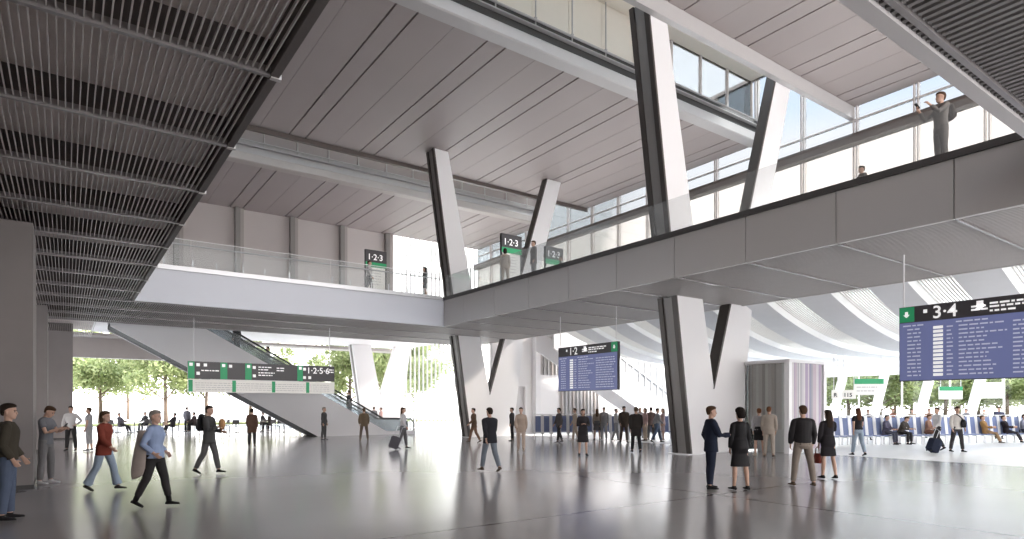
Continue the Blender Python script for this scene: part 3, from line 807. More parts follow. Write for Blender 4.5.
class Fig:
    """one standing, walking or sitting figure in its own frame: forward +Y, left -X"""
    def __init__(s, H, sex, pose, build=1.0, turn=0.0, nod=0.0):
        p = POSES[pose]; k = s.k = H / 1.75; s.female = sex == 'f'; s.b = build
        lean = R(p.get('lean', 2 if pose.startswith('walk') else 0))
        s.u = Vector((0, math.sin(lean), math.cos(lean))); s.f = Vector((0, math.cos(lean), -math.sin(lean)))
        s.P = Vector((0, 0, 0)); s.legs = []
        for i, sd in ((0, -1), (1, 1)):
            h, kn, ab = p['legs'][i]; hip = s.P + X3 * sd * (.088 * k) - Z3 * .02 * k
            d1 = dirv(R(h), R(ab), sd); d2 = dirv(R(h - kn), R(ab * .6), sd)
            knee = hip + d1 * .435 * k; ank = knee + d2 * .425 * k
            pitch = 0 if h - kn > -8 else min(34, -(h - kn) - 6)        # toe points down when the heel lifts
            if h - kn > 14 and h < 60: pitch = -12
            pr = R(pitch); fd = Vector((sd * .12, math.cos(pr), -math.sin(pr))).normalized(); fu = fd.cross(X3).cross(fd) * 1
            fu = X3.cross(fd).normalized(); 
            if fu.z < 0: fu = -fu
            s.legs.append((hip, knee, ank, fd, fu))
        s.low = min(min((a - u_ * .085 * k - f_ * .05 * k).z, (a - u_ * .085 * k + f_ * .17 * k).z) for _, _, a, f_, u_ in s.legs)
        s.sw = (.165 if s.female else .19) * k
        s.arms = []
        rot = Matrix.Rotation(-lean, 3, 'X')
        for i, sd in ((0, -1), (1, 1)):
            a, ab, el, inn = p['arms'][i]
            sh = s.P + s.u * .452 * k + X3 * sd * s.sw
            d1 = rot @ dirv(R(a), R(ab), sd); d2 = rot @ dirv(R(a + el), R(-inn), sd)
            elb = sh + d1 * .29 * k; wr = elb + d2 * .25 * k
            s.arms.append((sh, elb, wr, d2, sd))
        s.neck0 = s.P + s.u * .50 * k
        nk = lean * .6 + R(p.get('neck', 0)) + R(nod)
        s.hu = Vector((0, math.sin(nk), math.cos(nk)))
        t = R(turn); hf = Vector((0, math.cos(nk), -math.sin(nk)))
        s.hx = (X3 * math.cos(t) + hf * math.sin(t)); s.hf = s.hu.cross(s.hx).normalized(); s.hx = s.hf.cross(s.hu).normalized()
        s.chin = s.neck0 + s.u * .045 * k + s.hu * .03 * k + s.hf * .012 * k
    def torso(s, mb, lo, hi, e):
        k = s.k; b = s.b
        if s.female: prof = ((-.14, .12, .09, -.01), (-.08, .168, .118, -.012), (0, .172, .116, -.008), (.1, .142, .097, 0), (.19, .128, .09, .006), (.29, .142, .106, .014), (.37, .152, .118, .018), (.44, .152, .1, .004), (.5, .125, .08, -.008), (.535, .07, .062, -.008))
        else: prof = ((-.14, .12, .09, -.005), (-.08, .158, .115, -.008), (0, .165, .112, -.004), (.1, .156, .105, .002), (.19, .153, .104, .006), (.29, .168, .115, .008), (.38, .18, .122, .008), (.45, .178, .108, .0), (.5, .14, .085, -.008), (.535, .075, .066, -.01))
        rings = []
        for t, w, d, yo in prof:
            if lo - .001 <= t <= hi + .001: rings.append((s.P + s.u * t * k + s.f * yo * k, X3 * (w * b * k + e), s.f * (d * b * k + e)))
        mb.loft(rings, seg=16)
    def body(s):
        k = s.k; mb = MB()
        s.torso(mb, -.14, .54, 0)
        mb.tube([s.neck0 - s.u * .03 * k, s.neck0 + s.u * .05 * k, s.chin + s.hu * .07 * k - s.hf * .01 * k], [.062 * k, .052 * k, .055 * k])
        for hip, knee, ank, fd, fu in s.legs:
            m1 = hip.lerp(knee, .45); m2 = knee.lerp(ank, .32)
            mb.tube([hip + Z3 * .03 * k, m1, knee, m2 - fd * .015 * k, ank], [.088 * k, .074 * k, .052 * k, .054 * k, .035 * k])
            s.foot(mb, ank, fd, fu, 0)
        for sh, el, wr, d2, sd in s.arms:
            mb.tube([s.neck0 + s.u * .02 * k, sh + s.u * .012 * k], [.045 * k, .044 * k]); mb.ball(sh, .052 * k); mb.tube([sh, sh.lerp(el, .5), el, el.lerp(wr, .3), wr], [.052 * k, .045 * k, .038 * k, .038 * k, .026 * k])
            s.hand(mb, wr, d2, sd)
        s.head(mb)
        return mb
    def foot(s, mb, ank, fd, fu, e, hgt=.085):
        k = s.k; side = fd.cross(fu).normalized(); r = []
        base = ank - fu * hgt * k
        for y, w, h in ((-.062, .02, .03), (-.05, .034, .055), (0, .036, .07), (.06, .04, .05), (.12, .045, .036), (.165, .036, .028), (.182, .014, .016)):
            r.append((base + fd * y * k + fu * (h * k + e) / 1.0 * .5 * 1.0 + fu * .0, side * (w * k + e), fu * ((h * k + e) * .52)))
        mb.loft(r, seg=10)
        mb.tube([base + fu * .04 * k, ank], [.036 * k + e, .036 * k + e])
    def hand(s, mb, wr, d, sd):
        k = s.k; d = d.normalized()
        w = s.f - d * s.f.dot(d)
        if w.length < .4: w = s.u - d * s.u.dot(d)
        w.normalize(); n = d.cross(w).normalized()
        if n.x * sd > 0: n = -n                                      # palm faces the body
        pal = wr + d * .085 * k
        mb.loft([(wr - d * .01, w * .026 * k, n * .02 * k), (wr + d * .03 * k, w * .034 * k, n * .017 * k), (pal, w * .041 * k, n * .014 * k), (pal + d * .008 * k, w * .034 * k, n * .01 * k)], seg=10)
        for i, L in enumerate((.068, .078, .072, .056)):
            b = pal + w * (.03 - .0205 * i) * k - d * .006
            q = b + (d * .92 + n * .38).normalized() * L * .55 * k; e = q + (d * .62 + n * .78).normalized() * L * .45 * k
            mb.tube([b, q, e], [.0092 * k, .0086 * k, .0072 * k], seg=8)
        b = wr + d * .03 * k + w * .028 * k; q = b + (d * .6 + w * .7 + n * .3).normalized() * .038 * k
        mb.tube([b, q, q + (d * .85 + w * .2 + n * .4).normalized() * .03 * k], [.012 * k, .0105 * k, .0085 * k], seg=8)
    def head_rings(s, rows):
        k = s.k
        return [(s.chin + s.hu * z * k + s.hf * (yf + yb) / 2 * k, s.hx * hw * k, s.hf * (yf - yb) / 2 * k) for z, hw, yf, yb in rows]
    def hp(s, x, y, z): return s.chin + (s.hx * x + s.hf * y + s.hu * z) * s.k
    def head(s, mb):
        mb.loft(s.head_rings(((-.004, .02, .066, .02), (.006, .036, .082, -.01), (.03, .052, .088, -.04), (.06, .061, .09, -.068), (.09, .067, .088, -.084), (.115, .071, .087, -.094), (.14, .073, .092, -.1), (.17, .073, .092, -.1), (.195, .066, .08, -.092), (.215, .048, .058, -.07), (.228, .02, .024, -.03))), seg=18)
        mb.tube([s.hp(0, .086, .128), s.hp(0, .1, .1), s.hp(0, .108, .08), s.hp(0, .09, .07)], [.009, .011, .014, .01], seg=8)
        mb.ball(s.hp(0, .088, .046), .02 * s.k, .009 * s.k, .009 * s.k)
        for x in (-1, 1): mb.loft([(s.hp(x * .07, -.012, .075), s.hf * .008, s.hx * .008), (s.hp(x * .077, -.014, .1), s.hf * .018, s.hx * .01), (s.hp(x * .078, -.016, .125), s.hf * .02, s.hx * .01), (s.hp(x * .074, -.012, .137), s.hf * .008, s.hx * .006)], seg=8)
    def hair(s, style):
        mb = MB(); e = .012
        cap = [(.10, .074, -.02, -.108), (.13, .082, .0, -.116), (.155, .084, .04, -.119), (.178, .085, .09, -.119), (.2, .08, .102, -.114), (.222, .066, .088, -.096), (.24, .042, .055, -.064), (.248, .012, .014, -.02)]
        if style == 'short': rows = [(.05, .05, -.06, -.088), (.075, .066, -.03, -.1)] + cap
        elif style == 'bob': rows = [(-.02, .07, -.02, -.1), (.01, .086, -.0, -.116), (.06, .092, .012, -.125), (.10, .092, .022, -.128), (.13, .091, .035, -.126), (.155, .09, .055, -.124)] + cap[3:]
        elif style == 'long': rows = [(-.24, .05, -.075, -.12), (-.2, .085, -.06, -.135), (-.1, .095, -.05, -.135), (-.02, .09, -.03, -.125), (.06, .088, -.005, -.122), (.12, .087, .012, -.122), (.155, .087, .045, -.122)] + cap[3:]
        elif style == 'curly': rows = [(.03, .07, -.04, -.11), (.06, .09, -.02, -.135), (.11, .105, .0, -.15), (.16, .11, .05, -.15), (.2, .108, .1, -.14), (.24, .09, .1, -.12), (.27, .06, .06, -.08), (.285, .02, .02, -.03)]
        else: rows = [(.07, .066, -.045, -.1)] + cap
        mb.loft(s.head_rings(rows), seg=18)
        if style == 'bun': mb.ball(s.hp(0, -.135, .19), .045, .045, .042, seg=12)
        if style == 'beard': pass
        return mb
    def top(s, kind, sleeve=.93):
        k = s.k; mb = MB(); e = .016 if kind in ('shirt', 'dress') else .024
        s.torso(mb, .1 if kind == 'dress' else 0, .54, e)
        hem = {'shirt': (-.07, .178, .125), 'jacket': (-.17, .196, .14), 'coat': (-.32, .21, .16), 'sweater': (-.05, .178, .128), 'dress': None}[kind]
        if hem:
            t, w, d = hem; w *= s.b; d *= s.b
            if s.female: w += .004
            mb.loft([(s.P + s.u * .06 * k, X3 * (w * .93 * k + .008), s.f * (d * .9 * k + .006)), (s.P + s.u * (t * .4) * k, X3 * w * k, s.f * d * k), (s.P + s.u * t * k, X3 * (w + .008) * k, s.f * (d + .008) * k)], seg=18)
        mb.tube([s.neck0 - s.u * .02, s.neck0 + s.u * .035 * k], [.08 * k, .06 * k])
        for sh, el, wr, d2, sd in s.arms:
            r = e * .8
            mb.tube([s.neck0 + s.u * .015 * k, sh + s.u * .008 * k], [.05 * k, .045 * k + r]); mb.ball(sh - s.u * .003, .05 * k + r)
            if sleeve > .5: 
                en = el.lerp(wr, (sleeve - .5) * 2)
                mb.tube([sh, sh.lerp(el, .5), el, el.lerp(en, .5), en], [.05 * k + r, .05 * k + r, .042 * k + r, .041 * k + r, .034 * k + r])
            else: mb.tube([sh, sh.lerp(el, sleeve * 1.6)], [.056 * k + r, .05 * k + r])
        return mb
    def skirt(s, z_hem, flare=.03, waist=.14):
        """from the waist to the fraction z_hem of the way from hip to ankle, round both legs"""
        k = s.k; mb = MB(); rings = []
        e = .018
        rings.append((s.P + s.u * waist * k, X3 * (.136 * k + e), s.f * (.098 * k + e)))
        rings.append((s.P + s.u * .05 * k, X3 * (.16 * k + e), s.f * (.112 * k + e)))
        rings.append((s.P - s.u * .06 * k, X3 * (.175 * k + e), s.f * (.125 * k + e)))
        for q in (.35, .7, 1.0):
            f = z_hem * q; pts = []
            for hip, knee, ank, fd, fu in s.legs:
                pts.append(hip.lerp(knee, f * 2) if f < .5 else knee.lerp(ank, f * 2 - 1))
            c = (pts[0] + pts[1]) / 2
            rings.append((c, X3 * (abs(pts[0].x - pts[1].x) / 2 + .085 * k + flare * q), Y3 * (abs(pts[0].y - pts[1].y) / 2 + .085 * k + flare * q)))
        mb.loft(rings, seg=20); return mb
    def trousers(s, cut=.95, flare=0.0):
        k = s.k; mb = MB(); e = .014
        s.torso(mb, -.14, .1, e)
        for hip, knee, ank, fd, fu in s.legs:
            en = knee.lerp(ank, cut)
            mb.tube([hip + Z3 * .04 * k, hip.lerp(knee, .45), knee, knee.lerp(en, .4) - fd * .008, en], [.098 * k, .083 * k + e * .6, .06 * k + e, .058 * k + e, .046 * k + e + flare], seg=12)
        return mb
    def shoes(s, boot=False):
        out = []
        for hip, knee, ank, fd, fu in s.legs:
            mb = MB(); s.foot(mb, ank, fd, fu, .007)
            if boot: mb.tube([ank - fu * .02, ank.lerp(knee, .22)], [.046 * s.k, .05 * s.k])
            out.append(mb)
        return out

def person(px, py, H, face, pose, top, bottom, shoes, hair, label, sex='m', skin=0, near=False, z=0.0, build=1.0, group=None, turn=0, nod=0, xy=None):
    """face: 0 looks to the right of the picture, 90 away from the camera, 180 to the left, 270 at the camera"""
    fg = Fig(H, sex, pose, build, turn, nod)
    x, y = xy if xy else on_floor(px, py, z)
    a = R(face); fx, fy = math.cos(a) * CS + math.sin(a) * SN, -math.cos(a) * SN + math.sin(a) * CS
    t = thing('person', label, 'person', (x, y, z), math.atan2(-fx, fy), group)
    lift = Vector((0, 0, -fg.low + .012)); t['lift'] = lift.z
    vox = .0095 if near else .015
    def put(mb, name, m, v, sm=2):
        o = mb.build(name, m, t, True); o.location = lift
        if v: PENDING.append((o, v, sm))
        return o
    sk = mat('skin_%d' % skin, SKINS[skin], .55, noise=.06, nscale=12)
    b = put(fg.body(), 'body', sk, vox, 2); b['fig'] = 0
    hc, hs = hair
    if hs != 'bald':
        put(fg.hair(hs), 'hair', cloth(hc, .7), .012 if near else .016, 1)
    tk, tc = top[0], top[1]; sl = top[2] if len(top) > 2 else .93
    if tk == 'dress':
        dm = fg.top('dress', sl); sm = fg.skirt(bottom[1] if bottom else .48, .02); dm.add(sm.v, sm.f); put(dm, 'dress', cloth(tc), vox + .002, 5)
    else:
        put(fg.top(tk, sl), {'shirt': 'shirt', 'jacket': 'jacket', 'coat': 'coat', 'sweater': 'sweater'}[tk], cloth(tc), vox + .002, 5)
        if bottom[0] == 'skirt': put(fg.skirt(bottom[2] if len(bottom) > 2 else .45, .012), 'skirt', cloth(bottom[1]), vox + .002)
        else: put(fg.trousers(bottom[2] if len(bottom) > 2 else .96, bottom[3] if len(bottom) > 3 else 0), 'trousers', cloth(bottom[1]), vox + .002)
    if shoes:
        for mb in fg.shoes(len(shoes) > 1):
            put(mb, 'shoe', cloth(shoes[0], .5), None)
    if near:
        em = MB()
        ey = MB()
        for sx in (-1, 1): ey.ball(fg.hp(sx * .031, .083, .112), .012 * fg.k, .009 * fg.k, .0085 * fg.k, seg=10)
        put(ey, 'eyes', mat('eye_dark', (.06, .05, .045), .3), None)
        br = MB()
        for sx in (-1, 1): br.tube([fg.hp(sx * .014, .092, .131), fg.hp(sx * .034, .09, .135), fg.hp(sx * .05, .078, .13)], .0045, seg=6)
        put(br, 'eyebrows', cloth(hc, .8), None)
        lp = MB().tube([fg.hp(-.022, .084, .045), fg.hp(0, .0955, .047), fg.hp(.022, .084, .045)], [.003, .006, .003], seg=8)
        put(lp, 'lips', mat('lips_%d' % skin, tuple(v * w for v, w in zip(SKINS[skin], (.85, .6, .6))), .5), None)
    M = Matrix.Translation(t.location) @ Matrix.Rotation(t.rotation_euler.z, 4, 'Z') @ Matrix.Translation(lift)
    t['lift'] = 0; del t['lift']; del b['fig']
    return t, fg, M

def finish_people():
    """grow every figure and garment into one continuous skin"""
    for o, v, sm in PENDING:
        r = o.modifiers.new('skin', 'REMESH'); r.mode = 'VOXEL'; r.voxel_size = v; r.use_smooth_shade = True
        if sm:
            q = o.modifiers.new('soft', 'SMOOTH'); q.iterations = sm; q.factor = .5
    dg = bpy.context.evaluated_depsgraph_get()
    new = [(o, bpy.data.meshes.new_from_object(o.evaluated_get(dg))) for o, _, _ in PENDING]
    for o, me in new:
        ms = list(o.data.materials); old = o.data; nm = old.name
        o.modifiers.clear(); o.data = me; me.materials.clear()
        for m in ms: me.materials.append(m)
        bpy.data.meshes.remove(old); me.name = nm
        me.polygons.foreach_set('use_smooth', [True] * len(me.polygons))

# ---- carried things
def put_at(M, p): return M @ Vector(p)
def phone(M, fg, arm, label, rz=0):
    sh, el, wr, d, sd = fg.arms[arm]
    c = put_at(M, wr + d.normalized() * .115 * fg.k + Vector((-sd * .012, 0, .025)))
    t = thing('mobile_phone', label, 'phone', c, M.to_euler().z)
    MB().box(-.037, .037, -.075, .075, -.004, .004).build('case', rubber, t); MB().box(-.033, .033, -.07, .07, .0042, .0052).build('screen', screen_blue, t)
    t.rotation_euler = (R(50), 0, M.to_euler().z)
def backpack(M, fg, col, label, w=.3, h=.42, dz=.28, dy=-.2, dx=0):
    c = put_at(M, fg.P + Vector((dx, dy, dz - h / 2)))
    t = thing('backpack', label, 'bag', c, M.to_euler().z)
    m = cloth(col)
    MB().loft([((0, 0, 0), (w * .42, 0, 0), (0, .06, 0)), ((0, -.01, .03), (w * .5, 0, 0), (0, .085, 0)), ((0, -.01, h * .6), (w * .48, 0, 0), (0, .08, 0)), ((0, 0, h * .92), (w * .38, 0, 0), (0, .055, 0)), ((0, .01, h), (w * .2, 0, 0), (0, .025, 0))], seg=14).build('bag_body', m, t, True)
    MB().loft([((0, -.09, .05), (w * .36, 0, 0), (0, .025, 0)), ((0, -.095, h * .4), (w * .36, 0, 0), (0, .03, 0)), ((0, -.08, h * .46), (w * .3, 0, 0), (0, .015, 0))], seg=12).build('front_pocket', m, t, True)
    for s in (-1, 1): MB().tube([(s * w * .3, .05, h * .2), (s * w * .36, .1, h * .35), (s * w * .34, .1, h * .7), (s * w * .3, .03, h * .95)], .014, seg=6).build('strap', m, t, True)
def handbag(M, fg, arm, col, label, w=.3, h=.24):
    sh, el, wr, d, sd = fg.arms[arm]
    c = put_at(M, wr + d.normalized() * .1 * fg.k + Vector((sd * .03, 0, 0))); c.z -= h + .16
    t = thing('handbag', label, 'bag', c, M.to_euler().z); m = cloth(col, .6)
    MB().loft([((0, 0, 0), (.05, 0, 0), (0, w * .48, 0)), ((0, 0, .02), (.065, 0, 0), (0, w * .5, 0)), ((0, 0, h * .8), (.05, 0, 0), (0, w * .44, 0)), ((0, 0, h), (.015, 0, 0), (0, w * .4, 0))], seg=14).build('bag_body', m, t, True)
    MB().tube([(0, -w * .28, h * .9), (0, -w * .2, h + .12), (0, 0, h + .17), (0, w * .2, h + .12), (0, w * .28, h * .9)], .01, seg=6).build('handle', m, t, True)
def suitcase(px, py, col, label, rz=0.0, h=.56, w=.4, tilt=0):
    x, y = on_floor(px, py); t = thing('rolling_suitcase', label, 'suitcase', (x, y, .02 if tilt else 0), rz); t.rotation_euler = (0, tilt, rz); m = cloth(col, .45)
    sh = MB().prism([(-w / 2 + .05, .06), (w / 2 - .05, .06), (w / 2, .11), (w / 2, h - .06), (w / 2 - .06, h), (-w / 2 + .06, h), (-w / 2, h - .06), (-w / 2, .11)], -.13, .13)
    for i in range(4): sh.box(-w / 2 + .07 + i * (w - .14) / 3 - .012, -w / 2 + .07 + i * (w - .14) / 3 + .012, -.142, .142, .1, h - .05)
    sh.build('shell', m, t)
    for sx in (-1, 1):
        for sy in (-1, 1): MB().tube([(sx * (w / 2 - .07) - .012, sy * .09, .032), (sx * (w / 2 - .07) + .012, sy * .09, .032)], .032, seg=10).bar((sx * (w / 2 - .07), sy * .09, .03), (sx * (w / 2 - .07), sy * .09, .07), .02, .03).build('wheel', rubber, t)
    MB().tube([(-.1, .1, h - .02), (-.1, .1, h + .42), (.1, .1, h + .42), (.1, .1, h - .02)], .011, seg=6).build('pull_handle', steel, t)
BLK, NAVY, CHAR, GREY, LGREY = (.022, .021, .023), (.03, .036, .06), (.05, .047, .048), (.16, .155, .16), (.42, .41, .42)
WHT, BEIGE, TAN, BROWN, JEAN, LJEAN = (.68, .66, .66), (.52, .42, .34), (.30, .23, .17), (.10, .07, .05), (.13, .18, .27), (.38, .46, .56)
H_BLK, H_DK, H_BR, H_GR, H_RED = (.018, .014, .012), (.035, .024, .018), (.085, .05, .03), (.33, .29, .26), (.16, .07, .035)
P = person
# --- people standing or walking in the hall
P(8, 520, 1.8, 32, 'ready', ('sweater', (.075, .065, .05)), ('trousers', (.12, .15, .22)), ((.03, .028, .03),), (H_DK, 'short'), 'man in dark jumper and blue jeans standing in front of the broad grey column', near=True, skin=0, turn=-10)
_, f, M = P(46, 484, 1.78, 8, 'phone2', ('shirt', (.20, .20, .215), .35), ('trousers', (.23, .22, .22)), (WHT,), (H_BR, 'short'), 'man in grey T-shirt bent over his phone at the edge of the column', near=True)
phone(M, f, 1, 'dark phone held in both hands by the man in grey T-shirt')
P(71, 451, 1.76, 285, 'hips', ('shirt', WHT), ('trousers', CHAR), (BLK,), (H_DK, 'short'), 'man in white shirt and dark trousers with a hand at his side', near=True)
P(89, 451, 1.7, 200, 'stand', ('shirt', LGREY, .35), ('trousers', LGREY, .55), (GREY,), (H_BR, 'short'), 'person in pale grey top and cropped pale trousers standing near the man in white shirt')
P(104, 491, 1.66, 0, 'walk', ('jacket', (.27, .065, .045)), ('trousers', LJEAN, .98, .035), (CHAR,), (H_BR, 'bob'), 'woman in rust red jacket and pale blue flared jeans walking', sex='f', near=True)
_, f, M = P(155, 507, 1.69, 0, 'coatarm', ('shirt', (.36, .45, .66)), ('trousers', CHAR, .8), (BLK, 1), (H_GR, 'short'), 'grey haired woman in light blue shirt and black ankle boots walking', sex='f', near=True, build=1.12)
sh, el, wr, d, sd = f.arms[0]
c = put_at(M, f.P + Vector((.22, -.07, .36)))
t = thing('folded_coat', 'beige coat draped over the arm of the woman in light blue shirt', 'coat', c, M.to_euler().z)
MB().loft([((0, -.02, .075), (.03, 0, 0), (0, .07, 0)), ((-.03, -.04, .02), (.045, 0, 0), (0, .09, 0)), ((-.04, -.07, -.2), (.05, 0, 0), (0, .105, 0)), ((-.03, -.1, -.42), (.055, 0, .01), (0, .12, .02)), ((-.03, -.12, -.62), (.05, 0, .02), (0, .125, .04)), ((-.03, -.13, -.74), (.04, 0, .02), (0, .10, .05))], seg=16).build('coat_cloth', cloth((.46, .39, .35)), t, True)
_, f, M = P(209, 474, 1.77, 0, 'carry', ('jacket', (.09, .087, .085)), ('trousers', (.13, .125, .125)), (BLK,), (H_DK, 'short'), 'man in dark grey suit walking with a black shoulder bag', near=True)
backpack(M, f, BLK, 'black bag on the back of the man in dark grey suit', w=.34, h=.46, dz=.38)
c = put_at(M, f.arms[1][2] + Vector((-.06, .05, .04)))
t = thing('paper_parcel', 'orange brown parcel held at the chest by the man in dark grey suit', 'parcel', c, M.to_euler().z)
MB().loft([((0, 0, -.12), (.05, 0, 0), (0, .05, 0)), ((0, .01, 0), (.09, 0, 0), (0, .08, 0)), ((0, .01, .13), (.08, 0, 0), (0, .07, 0)), ((0, 0, .17), (.04, 0, 0), (0, .04, 0))], seg=12).build('wrapping', cloth((.5, .27, .13)), t, True)
_, f, M = P(490, 472, 1.72, 125, 'walk', ('jacket', (.035, .034, .04)), ('trousers', (.24, .27, .31)), (BROWN,), (H_DK, 'short'), 'man in dark jacket and grey jeans striding away across the open floor', near=True, build=1.08)
_, f, M = P(711, 489, 1.76, 0, 'pocket', ('jacket', NAVY), ('trousers', NAVY), (BLK,), (H_BR, 'short'), 'man in navy suit looking at the phone in his hand', near=True)
phone(M, f, 1, 'black phone in the hand of the man in navy suit')
man = [o for o in COL.objects if o.get('label', '').startswith('man in navy suit')][0]
sf = MB().loft([(f.P + f.u * (.1 + .05 * i) * f.k + f.f * yy * f.k - Z3 * (f.low - .012), X3 * ww, f.f * .022) for i, (yy, ww) in enumerate(((.118, .012), (.122, .02), (.128, .028), (.133, .036), (.134, .042), (.131, .044), (.118, .046), (.1, .05), (.072, .05)))], seg=10)
sf.build('shirt_front', cloth((.62, .64, .70)), man, True)
P(740, 490, 1.7, 100, 'stand', ('dress', BLK), ('skirt', .5), (BLK,), (H_BLK, 'curly'), 'woman in black knee length dress seen from behind', sex='f', near=True, skin=0)
P(759, 456, 1.68, 80, 'stand', ('shirt', LGREY), ('skirt', BLK, .42), (BEIGE,), (H_RED, 'short'), 'woman in pale blouse and black skirt at the glass kiosk', sex='f')
P(769, 457, 1.74, 60, 'stand', ('jacket', (.42, .36, .31)), ('trousers', (.42, .36, .31)), (BROWN,), (H_RED, 'short'), 'man in beige suit facing the glass kiosk')
P(803, 486, 1.78, 85, 'wide', ('sweater', (.03, .028, .03)), ('trousers', (.29, .245, .21)), (BROWN,), (H_BR, 'short'), 'man in black jumper and khaki trousers seen from behind', near=True)
_, f, M = P(828, 479, 1.66, 95, 'call', ('dress', (.035, .032, .036)), ('skirt', .42), (BLK,), (H_DK, 'long'), 'long haired woman in dark dress with a hand raised to her face', sex='f', near=True)
handbag(M, f, 0, (.2, .045, .035), 'dark red handbag held by the long haired woman in dark dress')
P(858, 456, 1.68, 95, 'stroll', ('shirt', (.035, .032, .036), .3), ('trousers', LJEAN), (BLK,), ((.12, .05, .03), 'long'), 'woman with long auburn hair in dark top and pale jeans before the seats', sex='f', near=True)
_, f, M = P(957, 452, 1.74, 270, 'wide', ('shirt', (.70, .66, .62)), ('trousers', (.06, .055, .06)), (BLK,), (H_BR, 'short'), 'man in white shirt and dark trousers standing before the seats with a black sling bag')
c = put_at(M, f.P + Vector((-.14, .17, .0)))
t = thing('sling_bag', 'black sling bag across the man in white shirt by the seats', 'bag', c, M.to_euler().z)
MB().loft([((0, 0, 0), (.1, 0, 0), (0, .04, 0)), ((0, 0, .2), (.12, 0, 0), (0, .05, 0)), ((.02, 0, .32), (.06, 0, 0), (0, .03, 0))], seg=12).build('bag_body', cloth(BLK), t, True)
MB().tube([(.02, .0, .3), (.12, -.02, .42), (.22, -.1, .52)], .02, seg=6).build('strap', cloth(BLK), t, True)
P(937, 451, 1.72, 180, 'pull', ('shirt', (.72, .70, .70)), ('trousers', CHAR), (BLK,), (H_DK, 'short'), 'person in white shirt pulling a dark suitcase past the seats')
suitcase(931, 453, NAVY, 'dark suitcase tilted behind the person in white shirt', -YAW + .3, tilt=R(28))
P(403, 449, 1.7, 0, 'stroll', ('shirt', WHT), ('trousers', GREY), (BLK,), (H_BR, 'long'), 'woman in white top and grey trousers beside a rolling suitcase', sex='f')
suitcase(392, 450, (.12, .11, .125), 'grey rolling suitcase behind the woman in white top', -YAW + .2, tilt=R(20))
P(324, 440, 1.7, 355, 'stand', ('jacket', (.10, .097, .10)), ('trousers', (.10, .097, .10)), (BLK,), (H_GR, 'short'), 'man in dark grey suit standing at the foot of the escalator')
P(364, 441, 1.66, 110, 'wide', ('jacket', (.20, .15, .10)), ('trousers', (.17, .13, .10)), (BROWN,), (H_BR, 'short'), 'person in brown jacket standing beside the white escalator side')
P(252, 447, 1.66, 90, 'stand', ('coat', (.12, .07, .05)), ('trousers', CHAR), (BLK,), (H_DK, 'short'), 'person in brown coat standing under the platform sign')
P(474, 443, 1.66, 190, 'walk2', ('jacket', (.16, .10, .07)), ('trousers', (.22, .13, .09)), (BROWN,), (H_BLK, 'short'), 'person in brown clothes walking beside the lattice edged column')
P(512, 441, 1.68, 180, 'stand', ('jacket', (.07, .065, .068)), ('trousers', CHAR), (BLK,), (H_DK, 'short'), 'man in dark jacket standing in front of the white doorway')
P(521, 452, 1.7, 265, 'stroll', ('jacket', (.52, .40, .32)), ('trousers', (.55, .43, .35)), (BEIGE,), (H_DK, 'short'), 'woman in cream trouser suit by the white doorway', sex='f')
P(559, 443, 1.66, 200, 'stroll', ('jacket', (.11, .10, .10)), ('trousers', CHAR), (BLK,), (H_DK, 'short'), 'person in charcoal jacket crossing in front of the blue seats')
P(575, 441, 1.64, 180, 'stroll', ('shirt', BEIGE), ('trousers', (.5, .41, .34)), (BEIGE,), (H_BR, 'short'), 'person in beige walking below the 1·2 departure board', sex='f')
P(583, 456, 1.66, 270, 'folded', ('dress', (.045, .04, .042)), ('skirt', .5), (BLK,), (H_DK, 'bob'), 'woman in dark dress standing on the open floor below the 1·2 board', sex='f')
P(597, 440, 1.62, 90, 'stand', ('shirt', (.40, .33, .28)), ('skirt', GREY, .45), (BROWN,), (H_BR, 'long'), 'woman in tan top and grey skirt by the blue seats', sex='f')
P(604, 440, 1.7, 250, 'stand', ('shirt', LGREY), ('trousers', LGREY), (GREY,), (H_DK, 'short'), 'person all in pale grey by the blue seats')
P(616, 441, 1.62, 0, 'stroll', ('shirt', WHT), ('trousers', LGREY), (GREY,), (H_GR, 'short'), 'person in white shirt just behind the tall man in dark brown')
P(624, 443, 1.74, 270, 'stroll', ('jacket', (.10, .075, .06)), ('trousers', (.12, .09, .075)), (BLK,), (H_DK, 'short'), 'tall man in dark brown suit near the white staircase')
P(636, 453, 1.72, 90, 'stroll', ('coat', (.035, .03, .028)), ('trousers', BLK), (BLK,), (H_BR, 'short'), 'man in long black coat walking away towards the staircase')
P(645, 441, 1.66, 200, 'stand', ('shirt', (.55, .38, .36)), ('trousers', BEIGE), (BROWN,), (H_BR, 'bob'), 'woman in pink top in the crowd by the dark column', sex='f')
P(651, 440, 1.7, 90, 'stand', ('jacket', (.2, .14, .13)), ('trousers', GREY), (BLK,), (H_DK, 'short'), 'person in maroon jacket in the crowd by the dark column')
P(657, 443, 1.66, 0, 'walk', ('shirt', (.36, .35, .37)), ('trousers', (.12, .16, .24)), (BLK,), (H_BR, 'short'), 'person in grey top and blue jeans walking past the crowd')
P(640, 438, 1.66, 270, 'stand', ('shirt', (.5, .45, .42)), ('trousers', LGREY), (BLK,), (H_RED, 'short'), 'person in oatmeal top at the back of the crowd', skin=1)
P(663, 440, 1.64, 180, 'stand', ('dress', (.60, .45, .44)), ('skirt', .5), (BEIGE,), (H_BR, 'long'), 'woman in pale pink dress beside the dark column', sex='f')

